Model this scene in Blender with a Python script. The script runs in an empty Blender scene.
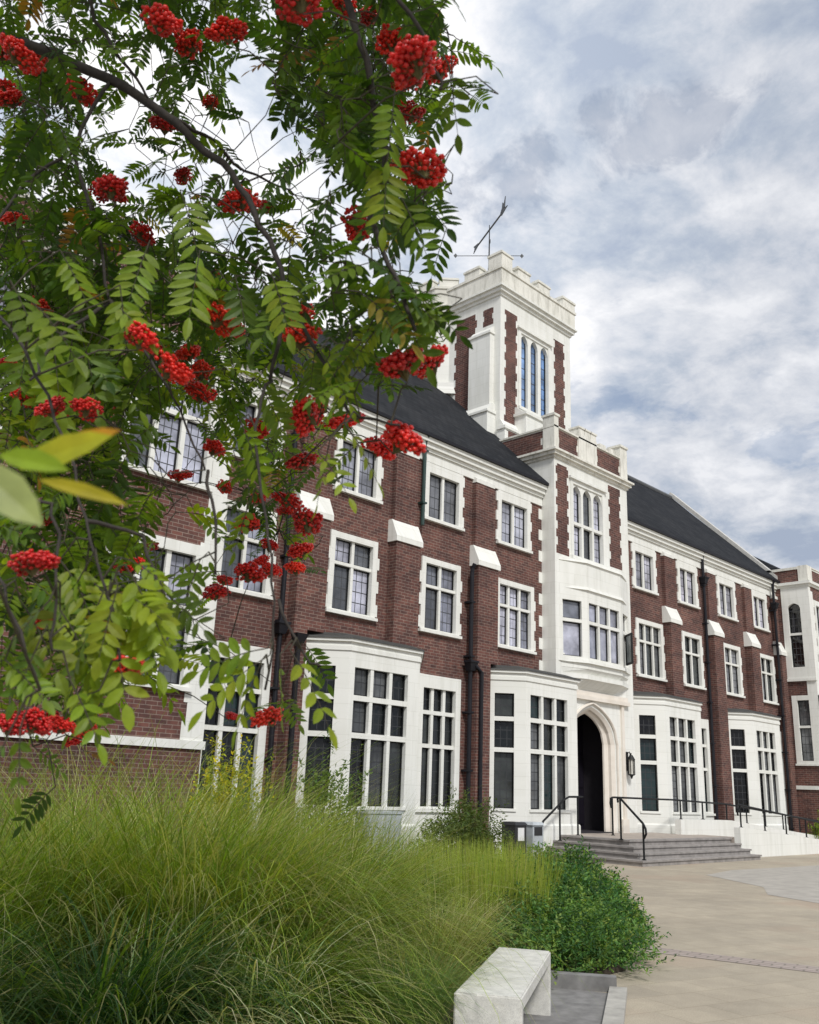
import bpy, math, random
from mathutils import Vector, Matrix, noise
rad = math.radians
rng = random.Random(11)
scene = bpy.context.scene
col = scene.collection

# ------------------------------------------------------------------ camera
F_PX, CX, CY, EYE = 909.8, 409.5, 512.0, 1.65
YAW, PITCH, ROLL = rad(44.95), rad(16.816), rad(2.245)
D_ = Vector((math.sin(YAW)*math.cos(PITCH), math.cos(YAW)*math.cos(PITCH), math.sin(PITCH)))
_r = Vector((math.cos(YAW), -math.sin(YAW), 0)); _u = _r.cross(D_)
R_ = math.cos(ROLL)*_r + math.sin(ROLL)*_u
U_ = -math.sin(ROLL)*_r + math.cos(ROLL)*_u
CAM = Vector((0, 0, EYE))
cd = bpy.data.cameras.new('camera'); cam = bpy.data.objects.new('camera', cd); col.objects.link(cam)
cam.matrix_world = Matrix(((R_.x, U_.x, -D_.x, 0), (R_.y, U_.y, -D_.y, 0), (R_.z, U_.z, -D_.z, EYE), (0, 0, 0, 1)))
cd.sensor_fit = 'HORIZONTAL'; cd.sensor_width = 36; cd.lens = F_PX/819*36
cd.clip_start = .05; cd.clip_end = 3000
cd.dof.use_dof = True; cd.dof.focus_distance = 12; cd.dof.aperture_fstop = 11
scene.camera = cam

def P(px, py, depth):
    """a point of the place, seen at that pixel at that distance (metres along the view axis)"""
    return CAM + depth*(D_ + (px-CX)/F_PX*R_ - (py-CY)/F_PX*U_)

# ------------------------------------------------------------------ materials
def new_mat(name):
    m = bpy.data.materials.new(name); m.use_nodes = True
    nt = m.node_tree; b = nt.nodes['Principled BSDF']
    return m, nt, b
def N(nt, typ, **kw):
    n = nt.nodes.new(typ)
    for k, v in kw.items():
        if k in n.inputs.keys(): n.inputs[k].default_value = v
        else: setattr(n, k, v)
    return n
def L(nt, a, b): nt.links.new(a, b)
def ramp(nt, fac, stops):
    r = nt.nodes.new('ShaderNodeValToRGB'); e = r.color_ramp.elements
    while len(e) > len(stops): e.remove(e[-1])
    while len(e) < len(stops): e.new(1)
    for x, (p, c) in zip(e, stops): x.position = p; x.color = (*c, 1) if len(c) == 3 else c
    L(nt, fac, r.inputs[0]); return r
def mix(nt, fac, a, b, mode='MIX'):
    m = nt.nodes.new('ShaderNodeMix'); m.data_type = 'RGBA'; m.blend_type = mode
    for s, v in ((0, fac), (6, a), (7, b)):
        if hasattr(v, 'node'): L(nt, v, m.inputs[s])
        else: m.inputs[s].default_value = v if not isinstance(v, tuple) else (*v, 1)[:4]
    return m.outputs[2]
def math_n(nt, op, a, b=0.0):
    m = nt.nodes.new('ShaderNodeMath'); m.operation = op
    for s, v in ((0, a), (1, b)):
        if hasattr(v, 'node'): L(nt, v, m.inputs[s])
        else: m.inputs[s].default_value = v
    return m.outputs[0]
def pos(nt):
    return N(nt, 'ShaderNodeNewGeometry').outputs['Position']
def wall_uv(nt):
    s = N(nt, 'ShaderNodeSeparateXYZ'); L(nt, pos(nt), s.inputs[0])
    c = N(nt, 'ShaderNodeCombineXYZ')
    L(nt, math_n(nt, 'ADD', s.outputs[0], s.outputs[1]), c.inputs[0]); L(nt, s.outputs[2], c.inputs[1])
    return c.outputs[0], s
def nz(nt, vec, scale, detail=4, rough=.55, dist=0):
    n = N(nt, 'ShaderNodeTexNoise', Scale=scale, Detail=detail, Roughness=rough, Distortion=dist)
    if vec is not None: L(nt, vec, n.inputs['Vector'])
    return n.outputs[0]
def bump(nt, b, h, strength=.3, dist=.01):
    n = N(nt, 'ShaderNodeBump', Strength=strength, Distance=dist); L(nt, h, n.inputs['Height']); L(nt, n.outputs[0], b.inputs['Normal'])

MAT = {}
def make_brick(name, c1, c2, mortar):
    m, nt, b = new_mat(name)
    uv, s = wall_uv(nt)
    t = N(nt, 'ShaderNodeTexBrick', Scale=1.0)
    t.inputs['Brick Width'].default_value = .235; t.inputs['Row Height'].default_value = .078
    t.inputs['Mortar Size'].default_value = .007; t.inputs['Mortar Smooth'].default_value = .2; t.inputs['Bias'].default_value = -.1
    t.inputs['Color1'].default_value = (*c1, 1); t.inputs['Color2'].default_value = (*c2, 1); t.inputs['Mortar'].default_value = (*mortar, 1)
    L(nt, uv, t.inputs['Vector'])
    v1 = nz(nt, uv, .7, 5); v2 = nz(nt, pos(nt), 7, 3)
    k = ramp(nt, v1, [(.3, (.66, .64, .66)), (.7, (1.28, 1.22, 1.18))]).outputs[0]
    k2 = ramp(nt, v2, [(.3, (.75, .75, .78)), (.75, (1.25, 1.2, 1.15))]).outputs[0]
    c = mix(nt, 1.0, t.outputs[0], k, 'MULTIPLY'); c = mix(nt, 1.0, c, k2, 'MULTIPLY')
    L(nt, c, b.inputs['Base Color']); b.inputs['Roughness'].default_value = .9
    b.inputs['Specular IOR Level'].default_value = .2
    bump(nt, b, math_n(nt, 'SUBTRACT', 1.0, t.outputs[1]), .5, .006)
    MAT[name] = m
make_brick('brick', (.150, .072, .060), (.084, .049, .045), (.225, .185, .16))

m, nt, b = new_mat('white_stone'); MAT['stone'] = m
uv, s = wall_uv(nt)
sc = N(nt, 'ShaderNodeMapping'); sc.inputs['Scale'].default_value = (3.0, .35, 1); L(nt, uv, sc.inputs[0])
st = nz(nt, sc.outputs[0], 1.6, 6, .6); bl = nz(nt, pos(nt), .8, 5)
c = mix(nt, ramp(nt, st, [(.45, (0, 0, 0)), (.72, (.5, .5, .5))]).outputs[0], (.775, .775, .735), (.55, .55, .49))
c = mix(nt, ramp(nt, bl, [(.4, (0, 0, 0)), (.8, (.5, .5, .5))]).outputs[0], c, (.76, .755, .70))
tj = N(nt, 'ShaderNodeTexBrick', Scale=1.0)
for k, v in (('Brick Width', .72), ('Row Height', .34), ('Mortar Size', .008), ('Mortar Smooth', .3)): tj.inputs[k].default_value = v
tj.inputs['Color1'].default_value = (1, 1, 1, 1); tj.inputs['Color2'].default_value = (.97, .972, .968, 1); tj.inputs['Mortar'].default_value = (.89, .89, .875, 1)
L(nt, uv, tj.inputs['Vector']); c = mix(nt, 1.0, c, tj.outputs[0], 'MULTIPLY')
L(nt, c, b.inputs['Base Color']); b.inputs['Roughness'].default_value = .7; b.inputs['Specular IOR Level'].default_value = .3
bump(nt, b, nz(nt, pos(nt), 30, 3), .12, .01)

m, nt, b = new_mat('weathered_stone'); MAT['old_stone'] = m     # parapets, with rain stains
uv, s = wall_uv(nt)
sc = N(nt, 'ShaderNodeMapping'); sc.inputs['Scale'].default_value = (4.0, .7, 1); L(nt, uv, sc.inputs[0])
st = nz(nt, sc.outputs[0], 1.5, 7, .65); bl = nz(nt, pos(nt), 1.6, 6, .65)
c = mix(nt, ramp(nt, st, [(.48, (0, 0, 0)), (.72, (.75, .75, .75))]).outputs[0], (.74, .725, .66), (.33, .32, .27))
c = mix(nt, ramp(nt, bl, [(.45, (0, 0, 0)), (.75, (.6, .6, .6))]).outputs[0], c, (.50, .50, .43))
L(nt, c, b.inputs['Base Color']); b.inputs['Roughness'].default_value = .85
bump(nt, b, nz(nt, pos(nt), 18, 4), .2, .02)

m, nt, b = new_mat('bounce_tinted_stone'); MAT['bounce_tint'] = m  # white stone with the pinkish beige of bounced light put into its colour
n1 = nz(nt, pos(nt), 2.0, 5)
c = ramp(nt, n1, [(.3, (.66, .60, .52)), (.7, (.78, .73, .66))]).outputs[0]
L(nt, c, b.inputs['Base Color']); b.inputs['Roughness'].default_value = .75

m, nt, b = new_mat('roof_slate'); MAT['slate'] = m
s = N(nt, 'ShaderNodeSeparateXYZ'); L(nt, pos(nt), s.inputs[0])
cb = N(nt, 'ShaderNodeCombineXYZ'); L(nt, math_n(nt, 'ADD', s.outputs[0], 0), cb.inputs[0]); L(nt, math_n(nt, 'MULTIPLY', s.outputs[2], 1.45), cb.inputs[1])
t = N(nt, 'ShaderNodeTexBrick', Scale=1.0)
for k, v in (('Brick Width', .3), ('Row Height', .24), ('Mortar Size', .012), ('Mortar Smooth', .3)): t.inputs[k].default_value = v
t.inputs['Color1'].default_value = (.016, .018, .022, 1); t.inputs['Color2'].default_value = (.027, .029, .034, 1); t.inputs['Mortar'].default_value = (.008, .008, .010, 1)
L(nt, cb.outputs[0], t.inputs['Vector'])
k = ramp(nt, nz(nt, pos(nt), .6, 6, .65), [(.3, (.7, .72, .75)), (.7, (1.35, 1.3, 1.2))]).outputs[0]
L(nt, mix(nt, 1.0, t.outputs[0], k, 'MULTIPLY'), b.inputs['Base Color']); b.inputs['Roughness'].default_value = .85; b.inputs['Specular IOR Level'].default_value = .1
bump(nt, b, t.outputs[1], -.6, .03)

def plain(name, c, rough=.6, metal=0, spec=.5, var=.15, scale=6):
    m, nt, b = new_mat(name)
    n1 = nz(nt, pos(nt), scale, 4)
    r = ramp(nt, n1, [(.3, tuple(x*(1-var) for x in c)), (.7, tuple(min(1, x*(1+var)) for x in c))])
    L(nt, r.outputs[0], b.inputs['Base Color'])
    b.inputs['Roughness'].default_value = rough; b.inputs['Metallic'].default_value = metal; b.inputs['Specular IOR Level'].default_value = spec
    MAT[name] = m; return m, nt, b
plain('black_metal', (.010, .011, .012), .55, spec=.25)
plain('pipe_paint', (.012, .012, .016), .55, spec=.25)
plain('green_pipe', (.02, .045, .038), .45)
plain('lead', (.10, .105, .11), .55)
plain('lead_dark', (.045, .045, .042), .7)
plain('ridge_tile', (.52, .51, .48), .8)
plain('dark_door', (.010, .008, .014), .45)
plain('shaded_interior', (.02, .017, .022), .8)  # porch walls, the dimness of the recess put into their colour
plain('grey_box', (.42, .45, .47), .5)
plain('bin_black', (.02, .02, .022), .45)
plain('notice_white', (.75, .75, .74), .5, var=.05)
plain('bark', (.030, .024, .020), .85, var=.4, scale=60)
plain('twig', (.040, .034, .020), .8, var=.3, scale=80)
plain('soil', (.045, .033, .022), .95, var=.35, scale=4)
plain('verdigris', (.045, .05, .055), .5)
plain('lamp_glass', (.60, .58, .52), .15)

m, nt, b = plain('step_stone', (.27, .25, .235), .8, var=.25, scale=5)
m, nt, b = plain('tread_stone', (.36, .31, .265), .8, var=.15, scale=3)
m, nt, b = plain('concrete', (.60, .59, .555), .8, var=.14, scale=14)
bump(nt, b, nz(nt, pos(nt), 160, 3), .25, .004)
# bench: fine speckle and faint stains
t2 = nz(nt, pos(nt), 220, 2); r = [n for n in nt.nodes if n.type == 'VALTORGB'][0]
c = mix(nt, 1.0, r.outputs[0], ramp(nt, t2, [(.35, (.82, .82, .82)), (.6, (1.08, 1.08, 1.07))]).outputs[0], 'MULTIPLY')
st = ramp(nt, nz(nt, pos(nt), 5, 6, .7), [(.55, (1, 1, 1)), (.85, (.93, .92, .89))]).outputs[0]
L(nt, mix(nt, 1.0, c, st, 'MULTIPLY'), b.inputs['Base Color'])
plain('kerb_stone', (.38, .365, .33), .85, var=.2, scale=7)
plain('notch_paving', (.19, .185, .18), .9, var=.25, scale=8)

# paving slabs, tan, with joints, patches and wear
m, nt, b = new_mat('paving'); MAT['paving'] = m
mp = N(nt, 'ShaderNodeMapping'); mp.inputs['Rotation'].default_value = (0, 0, rad(14)); L(nt, pos(nt), mp.inputs[0])
t = N(nt, 'ShaderNodeTexBrick', Scale=1.0)
for k, v in (('Brick Width', .60), ('Row Height', .42), ('Mortar Size', .006), ('Mortar Smooth', .4)): t.inputs[k].default_value = v
t.inputs['Color1'].default_value = (.395, .345, .266, 1); t.inputs['Color2'].default_value = (.350, .308, .240, 1); t.inputs['Mortar'].default_value = (.30, .26, .19, 1)
L(nt, mp.outputs[0], t.inputs['Vector'])
k1 = ramp(nt, nz(nt, pos(nt), .35, 6, .6), [(.32, (.86, .85, .84)), (.68, (1.13, 1.12, 1.10))]).outputs[0]
k2 = ramp(nt, nz(nt, pos(nt), 3.0, 6, .7), [(.3, (.88, .88, .88)), (.7, (1.1, 1.1, 1.1))]).outputs[0]
c = mix(nt, 1.0, t.outputs[0], k1, 'MULTIPLY'); c = mix(nt, 1.0, c, k2, 'MULTIPLY')
pk = ramp(nt, nz(nt, pos(nt), .5, 3, .5), [(.56, (0, 0, 0)), (.7, (.55, .55, .55))]).outputs[0]
c = mix(nt, pk, c, (.36, .265, .195))
sp = ramp(nt, nz(nt, pos(nt), 90, 2), [(.35, (.86, .86, .86)), (.65, (1.1, 1.1, 1.1))]).outputs[0]
c = mix(nt, 1.0, c, sp, 'MULTIPLY')
L(nt, c, b.inputs['Base Color']); b.inputs['Roughness'].default_value = .85
bump(nt, b, t.outputs[1], -.3, .004)

m, nt, b = new_mat('setts'); MAT['setts'] = m
mp = N(nt, 'ShaderNodeMapping'); mp.inputs['Rotation'].default_value = (0, 0, rad(76.5)); L(nt, pos(nt), mp.inputs[0])
t = N(nt, 'ShaderNodeTexBrick', Scale=1.0)
for k, v in (('Brick Width', .22), ('Row Height', .11), ('Mortar Size', .012), ('Mortar Smooth', .3)): t.inputs[k].default_value = v
t.inputs['Color1'].default_value = (.37, .31, .275, 1); t.inputs['Color2'].default_value = (.32, .265, .235, 1); t.inputs['Mortar'].default_value = (.19, .165, .14, 1)
L(nt, mp.outputs[0], t.inputs['Vector']); L(nt, t.outputs[0], b.inputs['Base Color']); b.inputs['Roughness'].default_value = .85
plain('grey_patch', (.365, .34, .30), .8, var=.14, scale=3)

# window glass: dark, reflective, leaded; uv = lead cells, colour attribute = what stands behind it, with sky reflections painted in
def make_glass(name, leaded, ior=1.7):
    m, nt, b = new_mat(name)
    at = N(nt, 'ShaderNodeVertexColor', layer_name='Col')
    uvn = N(nt, 'ShaderNodeUVMap', uv_map='UVMap')
    sp = N(nt, 'ShaderNodeSeparateXYZ'); L(nt, uvn.outputs[0], sp.inputs[0])
    cur = nz(nt, pos(nt), 1.4, 5, .6)
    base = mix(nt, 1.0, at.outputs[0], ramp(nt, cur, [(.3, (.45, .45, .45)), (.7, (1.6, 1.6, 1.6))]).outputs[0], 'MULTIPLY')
    rough = None
    if leaded:
        masks = []
        for o in (sp.outputs[0], sp.outputs[1]):
            f = math_n(nt, 'FRACT', math_n(nt, 'ADD', o, .5)); d = math_n(nt, 'ABSOLUTE', math_n(nt, 'SUBTRACT', f, .5))
            masks.append(math_n(nt, 'LESS_THAN', d, .062 if o == sp.outputs[0] else .045))
        mk = math_n(nt, 'MAXIMUM', masks[0], masks[1])
        base = mix(nt, mk, base, (.03, .032, .036))
        L(nt, math_n(nt, 'ADD', math_n(nt, 'MULTIPLY', mk, .5), .06), b.inputs['Roughness'])
    else:
        b.inputs['Roughness'].default_value = .05
    L(nt, base, b.inputs['Base Color'])
    b.inputs['IOR'].default_value = ior; b.inputs['Specular IOR Level'].default_value = .5
    # old panes never lie quite flat
    fl = N(nt, 'ShaderNodeVectorMath', operation='FLOOR'); L(nt, uvn.outputs[0], fl.inputs[0])
    wn = N(nt, 'ShaderNodeTexWhiteNoise'); L(nt, fl.outputs[0], wn.inputs['Vector'])
    n2 = nz(nt, pos(nt), 2.5, 2)
    bump(nt, b, math_n(nt, 'ADD', n2, math_n(nt, 'MULTIPLY', wn.outputs[0], .0)), .25, .03)
    MAT[name] = m
make_glass('leaded_glass', True); make_glass('dim_glass', True, 1.42); make_glass('plain_glass', False)

def foliage(name, trans=.45, rough=.5, spec=.35, hue=None):
    m, nt, b = new_mat(name)
    at = N(nt, 'ShaderNodeVertexColor', layer_name='Col')
    k = ramp(nt, nz(nt, pos(nt), 35, 3), [(.3, (.8, .8, .8)), (.7, (1.2, 1.2, 1.2))]).outputs[0]
    c = mix(nt, 1.0, at.outputs[0], k, 'MULTIPLY')
    L(nt, c, b.inputs['Base Color']); b.inputs['Roughness'].default_value = rough; b.inputs['Specular IOR Level'].default_value = spec
    tr = N(nt, 'ShaderNodeBsdfTranslucent')
    tc = mix(nt, 1.0, c, (1.7, 1.75, .55), 'MULTIPLY'); L(nt, tc, tr.inputs['Color'])
    ms = N(nt, 'ShaderNodeMixShader'); ms.inputs[0].default_value = trans
    L(nt, b.outputs[0], ms.inputs[1]); L(nt, tr.outputs[0], ms.inputs[2])
    L(nt, ms.outputs[0], nt.nodes['Material Output'].inputs['Surface'])
    MAT[name] = m
foliage('rowan_leaf', .46); foliage('grass_blade', .35, .55, .25); foliage('shrub_leaf', .35, .65, .15)
m, nt, b = plain('berry', (.70, .020, .012), .3, var=.35, scale=18)
b.inputs['Subsurface Weight'].default_value = .15; b.inputs['Subsurface Radius'].default_value = (.006, .001, .001)
b.inputs['Subsurface Scale'].default_value = 1.0
oi = N(nt, 'ShaderNodeObjectInfo'); r_b = [n for n in nt.nodes if n.type == 'VALTORGB'][0]
tb = ramp(nt, oi.outputs['Random'], [(0, (.62, .45, .9)), (.4, (.92, .9, 1)), (.8, (1.05, 1.2, 1)), (1, (1.08, 2.0, 1))]).outputs[0]
L(nt, mix(nt, 1.0, r_b.outputs[0], tb, 'MULTIPLY'), b.inputs['Base Color'])
plain('berry_stalk', (.10, .085, .03), .7, var=.3, scale=50)

# ------------------------------------------------------------------ mesh builder
class Fr:
    """a wall frame: u along the wall, d into it, z up"""
    def __init__(s, o, U, N):
        s.o = Vector((*o, 0)) if len(o) == 2 else Vector(o); s.U = Vector((*U, 0)).normalized(); s.N = Vector((*N, 0)).normalized()
    def __call__(s, u, d, z): return s.o + s.U*u + s.N*d + Vector((0, 0, z))
class MB:
    def __init__(s): s.v = []; s.f = []; s.m = []; s.uv = {}; s.c = {}
    def pt(s, p): s.v.append(tuple(p)); return len(s.v)-1
    def face(s, pts, m=0, uv=None, c=None):
        i = [s.pt(p) for p in pts]; s.f.append(i); s.m.append(m)
        if uv: s.uv[len(s.f)-1] = uv
        if c: s.c[len(s.f)-1] = c
    def hexa(s, p, m=0, c=None):
        b = len(s.v); s.v += [tuple(q) for q in p]
        for q in ((0, 3, 2, 1), (4, 5, 6, 7), (0, 1, 5, 4), (1, 2, 6, 5), (2, 3, 7, 6), (3, 0, 4, 7)):
            s.f.append([b+k for k in q]); s.m.append(m)
            if c: s.c[len(s.f)-1] = c
    def box(s, x0, x1, y0, y1, z0, z1, m=0):
        s.hexa([(x0, y0, z0), (x1, y0, z0), (x1, y1, z0), (x0, y1, z0), (x0, y0, z1), (x1, y0, z1), (x1, y1, z1), (x0, y1, z1)], m)
    def fbox(s, F, u0, u1, d0, d1, z0, z1, m=0):
        s.hexa([F(u0, d0, z0), F(u1, d0, z0), F(u1, d1, z0), F(u0, d1, z0), F(u0, d0, z1), F(u1, d0, z1), F(u1, d1, z1), F(u0, d1, z1)], m)
    def prism(s, poly, z0, z1, m=0, poly2=None):
        """plan polygon (anticlockwise) raised from z0 to z1; poly2 = its plan at the top"""
        q = poly2 or poly; n = len(poly); b = len(s.v)
        s.v += [(x, y, z0) for x, y in poly] + [(x, y, z1) for x, y in q]
        s.f.append([b+i for i in reversed(range(n))]); s.m.append(m); s.f.append([b+n+i for i in range(n)]); s.m.append(m)
        for i in range(n):
            j = (i+1) % n; s.f.append([b+i, b+j, b+n+j, b+n+i]); s.m.append(m)
    def extrude(s, pts, off, m=0):
        n = len(pts); b = len(s.v); off = Vector(off)
        s.v += [tuple(p) for p in pts] + [tuple(Vector(p)+off) for p in pts]
        s.f.append([b+i for i in range(n)]); s.m.append(m); s.f.append([b+n+i for i in reversed(range(n))]); s.m.append(m)
        for i in range(n):
            j = (i+1) % n; s.f.append([b+j, b+i, b+n+i, b+n+j]); s.m.append(m)
    def tube(s, pts, r, n=8, m=0, cap=True):
        pts = [Vector(p) for p in pts]; rs = r if isinstance(r, (list, tuple)) else [r]*len(pts)
        b = len(s.v); ref = None
        for i, p in enumerate(pts):
            t = (pts[min(i+1, len(pts)-1)]-pts[max(i-1, 0)]).normalized()
            if ref is None: ref = t.orthogonal().normalized()
            ref = (ref - t*ref.dot(t)); ref = ref.normalized() if ref.length > 1e-6 else t.orthogonal().normalized()
            bi = t.cross(ref)
            for k in range(n):
                a = 2*math.pi*k/n; s.v.append(tuple(p + rs[i]*(math.cos(a)*ref + math.sin(a)*bi)))
        for i in range(len(pts)-1):
            for k in range(n):
                k2 = (k+1) % n; s.f.append([b+i*n+k, b+i*n+k2, b+(i+1)*n+k2, b+(i+1)*n+k]); s.m.append(m)
        if cap:
            s.f.append([b+k for k in reversed(range(n))]); s.m.append(m)
            e = b+(len(pts)-1)*n; s.f.append([e+k for k in range(n)]); s.m.append(m)
    def panel(s, F, u0, u1, z0, z1, holes=(), d0=0, d1=.3, m=0):
        """a wall slab with rectangular openings"""
        us = sorted({u0, u1, *[min(max(h[k], u0), u1) for h in holes for k in (0, 1)]}); zs = sorted({z0, z1, *[min(max(h[k], z0), z1) for h in holes for k in (2, 3)]})
        def solid(i, j):
            if i < 0 or j < 0 or i >= len(us)-1 or j >= len(zs)-1: return False
            a = (us[i]+us[i+1])/2; c = (zs[j]+zs[j+1])/2
            return not any(h[0] < a < h[1] and h[2] < c < h[3] for h in holes)
        for i in range(len(us)-1):
            for j in range(len(zs)-1):
                if not solid(i, j): continue
                a, c, e, g = us[i], us[i+1], zs[j], zs[j+1]
                s.face([F(a, d0, e), F(c, d0, e), F(c, d0, g), F(a, d0, g)], m)
                s.face([F(c, d1, e), F(a, d1, e), F(a, d1, g), F(c, d1, g)], m)
                if not solid(i-1, j): s.face([F(a, d1, e), F(a, d0, e), F(a, d0, g), F(a, d1, g)], m)
                if not solid(i+1, j): s.face([F(c, d0, e), F(c, d1, e), F(c, d1, g), F(c, d0, g)], m)
                if not solid(i, j-1): s.face([F(a, d1, e), F(c, d1, e), F(c, d0, e), F(a, d0, e)], m)
                if not solid(i, j+1): s.face([F(a, d0, g), F(c, d0, g), F(c, d1, g), F(a, d1, g)], m)
    def spandrel(s, F, u0, u1, zs, zt, ztop, d0, d1, m=0, n=14, d0c=None):
        """fills between an arched head and the straight line above it"""
        c = [(u0+(u1-u0)*i/n, arch_z(u0, u1, zs, zt, u0+(u1-u0)*i/n)) for i in range(n+1)]
        e = d0 if d0c is None else d0c
        for (ua, za), (ub, zb) in zip(c, c[1:]):
            s.face([F(ua, d0, za), F(ub, d0, zb), F(ub, d0, ztop), F(ua, d0, ztop)], m)
            s.face([F(ua, d0, za), F(ua, d1, za), F(ub, d1, zb), F(ub, d0, zb)], m)
    def build(s, name, mats, parent=None, smooth=False, origin=None, link=True):
        o = origin or (Vector(parent['_o']) if parent is not None else Vector((0, 0, 0)))
        me = bpy.data.meshes.new(name)
        me.from_pydata([(x-o[0], y-o[1], z-o[2]) for x, y, z in s.v], [], s.f)
        for mm in mats: me.materials.append(MAT[mm])
        me.polygons.foreach_set('material_index', s.m)
        if s.uv:
            uvl = me.uv_layers.new(name='UVMap')
            for i, uv in s.uv.items():
                for k, l in enumerate(me.polygons[i].loop_indices): uvl.data[l].uv = uv[k]
        if s.c:
            ca = me.color_attributes.new('Col', 'BYTE_COLOR' if False else 'FLOAT_COLOR', 'CORNER')
            buf = []
            for i, p in enumerate(s.f):
                cc = s.c.get(i, (.1, .1, .1)); buf += [cc[0], cc[1], cc[2], 1.0]*len(p)
            ca.data.foreach_set('color', buf)
        if smooth: me.polygons.foreach_set('use_smooth', [True]*len(me.polygons))
        me.update()
        ob = bpy.data.objects.new(name, me); ob['_o'] = tuple(o)
        if link: col.objects.link(ob)
        if parent is not None:
            ob.parent = parent
        else: ob.location = o
        return ob
def arch_z(u0, u1, zs, zt, u):
    t = min(1, abs((u-(u0+u1)/2)/((u1-u0)/2))); return zs + (zt-zs)*(.72*math.sqrt(max(0, 1-t**2.3)) + .28*(1-t))
def thing(name, label, cat, loc=(0, 0, 0), group=None):
    o = bpy.data.objects.new(name, None); col.objects.link(o); o.location = loc; o['_o'] = tuple(loc)
    o.empty_display_size = .3
    o['label'] = label; o['category'] = cat
    if group: o['group'] = group
    return o
def tag(o, label, cat, group=None, kind=None):
    o['label'] = label; o['category'] = cat
    if group: o['group'] = group
    if kind: o['kind'] = kind
    return o
def structure(o, label=None):
    o['kind'] = 'structure'
    if label: o['label'] = label
    return o

# ================================================================== the building
X0 = 9.75; X1 = 39.6; YW = 16.5; XC = 24.5
bld = thing('college_building', 'long red brick college building with white stone bays, slate roof and castellated entrance tower', 'building', (XC, YW, 0))
FM = Fr((0, YW), (1, 0), (0, 1))                 # main front
TINTS_UP = [(.24, .25, .31), (.32, .33, .40), (.15, .16, .19), (.38, .385, .46), (.07, .075, .085)]  # pane tones: net curtains plus sky reflection painted into the colour
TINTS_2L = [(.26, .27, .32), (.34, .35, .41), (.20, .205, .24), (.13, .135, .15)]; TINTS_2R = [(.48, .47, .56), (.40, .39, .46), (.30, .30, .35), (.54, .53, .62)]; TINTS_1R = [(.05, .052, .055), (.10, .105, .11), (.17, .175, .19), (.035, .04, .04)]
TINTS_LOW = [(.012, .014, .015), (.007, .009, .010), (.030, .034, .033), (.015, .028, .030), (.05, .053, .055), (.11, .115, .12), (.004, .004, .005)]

def lights(F, g, rects, leaded=True, tints=TINTS_UP, d=.11, cell=(.2, .27), frame=.032, arch=None):
    """dark metal casements with their panes: one glazing mesh"""
    for (a, b_, c, e) in rects:
        g.fbox(F, a, a+frame, d-.035, d+.02, c, e, 0); g.fbox(F, b_-frame, b_, d-.035, d+.02, c, e, 0)
        g.fbox(F, a+frame, b_-frame, d-.033, d+.02, c, c+frame, 0); g.fbox(F, a+frame, b_-frame, d-.033, d+.02, e-frame, e, 0)
        nu = max(1, round((b_-a)/cell[0])); nv = max(1, round((e-c)/cell[1]))
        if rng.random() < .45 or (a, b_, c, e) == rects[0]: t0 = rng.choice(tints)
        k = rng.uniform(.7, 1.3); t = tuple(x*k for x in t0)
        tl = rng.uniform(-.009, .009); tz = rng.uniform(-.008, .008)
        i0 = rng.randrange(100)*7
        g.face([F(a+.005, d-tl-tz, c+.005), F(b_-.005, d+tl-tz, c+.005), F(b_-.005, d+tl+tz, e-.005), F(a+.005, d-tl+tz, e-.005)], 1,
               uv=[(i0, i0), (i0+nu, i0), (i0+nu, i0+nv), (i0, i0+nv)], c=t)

def window(F, u0, u1, z0, z1, n, transoms=(), surround=.16, head=None, mull=.085, tran=.08, tooth=True, sill=.07, leaded=True, tints=TINTS_UP,
           parent=None, proud=.045, d_in=.16, name='window', cell=(.2, .27), own=True, label=None, glass='leaded_glass'):
    """stone window: surround, mullions and transoms (mesh), glazing and sill (children)"""
    s = surround; head = s if head is None else head
    w = MB()
    w.fbox(F, u0-s, u0, -proud, d_in, z0-s*.3, z1+head); w.fbox(F, u1, u1+s, -proud, d_in, z0-s*.3, z1+head)
    w.fbox(F, u0, u1, -proud+.004, d_in, z1, z1+head-.004)
    w.fbox(F, u0, u1, -proud+.008, d_in, z0-s*.3+.01, z0)
    if tooth:
        z = z0; k = 0
        while z + .3 < z1+head:
            if k % 2 == 0:
                w.fbox(F, u0-s-.075, u0-s+.02, -proud+.006, .05, z, z+.3); w.fbox(F, u1+s-.02, u1+s+.075, -proud+.006, .05, z, z+.3)
            z += .3; k += 1
    lw = (u1-u0-(n-1)*mull)/n; xs = [(u0+i*(lw+mull), u0+i*(lw+mull)+lw) for i in range(n)]
    for i in range(n-1): w.fbox(F, xs[i][1], xs[i+1][0], .012, d_in, z0, z1)
    zs = []; lo = z0
    for t in transoms:
        w.fbox(F, u0, u1, .004, d_in, t-tran/2, t+tran/2); zs.append((lo, t-tran/2)); lo = t+tran/2
    zs.append((lo, z1))
    o = w.build(name, ['stone'], parent or bld)
    if label: o['label'] = label
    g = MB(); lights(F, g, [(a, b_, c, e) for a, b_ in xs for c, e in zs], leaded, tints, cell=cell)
    g.build('glazing', ['black_metal', glass if leaded else 'plain_glass'], o)
    if sill:
        q = MB(); q.fbox(F, u0-s-.05, u1+s+.05, -proud-.06, .1, z0-s*.3-sill, z0-s*.3+.006)
        q.build('sill', ['stone'], o)
    return o

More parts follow.
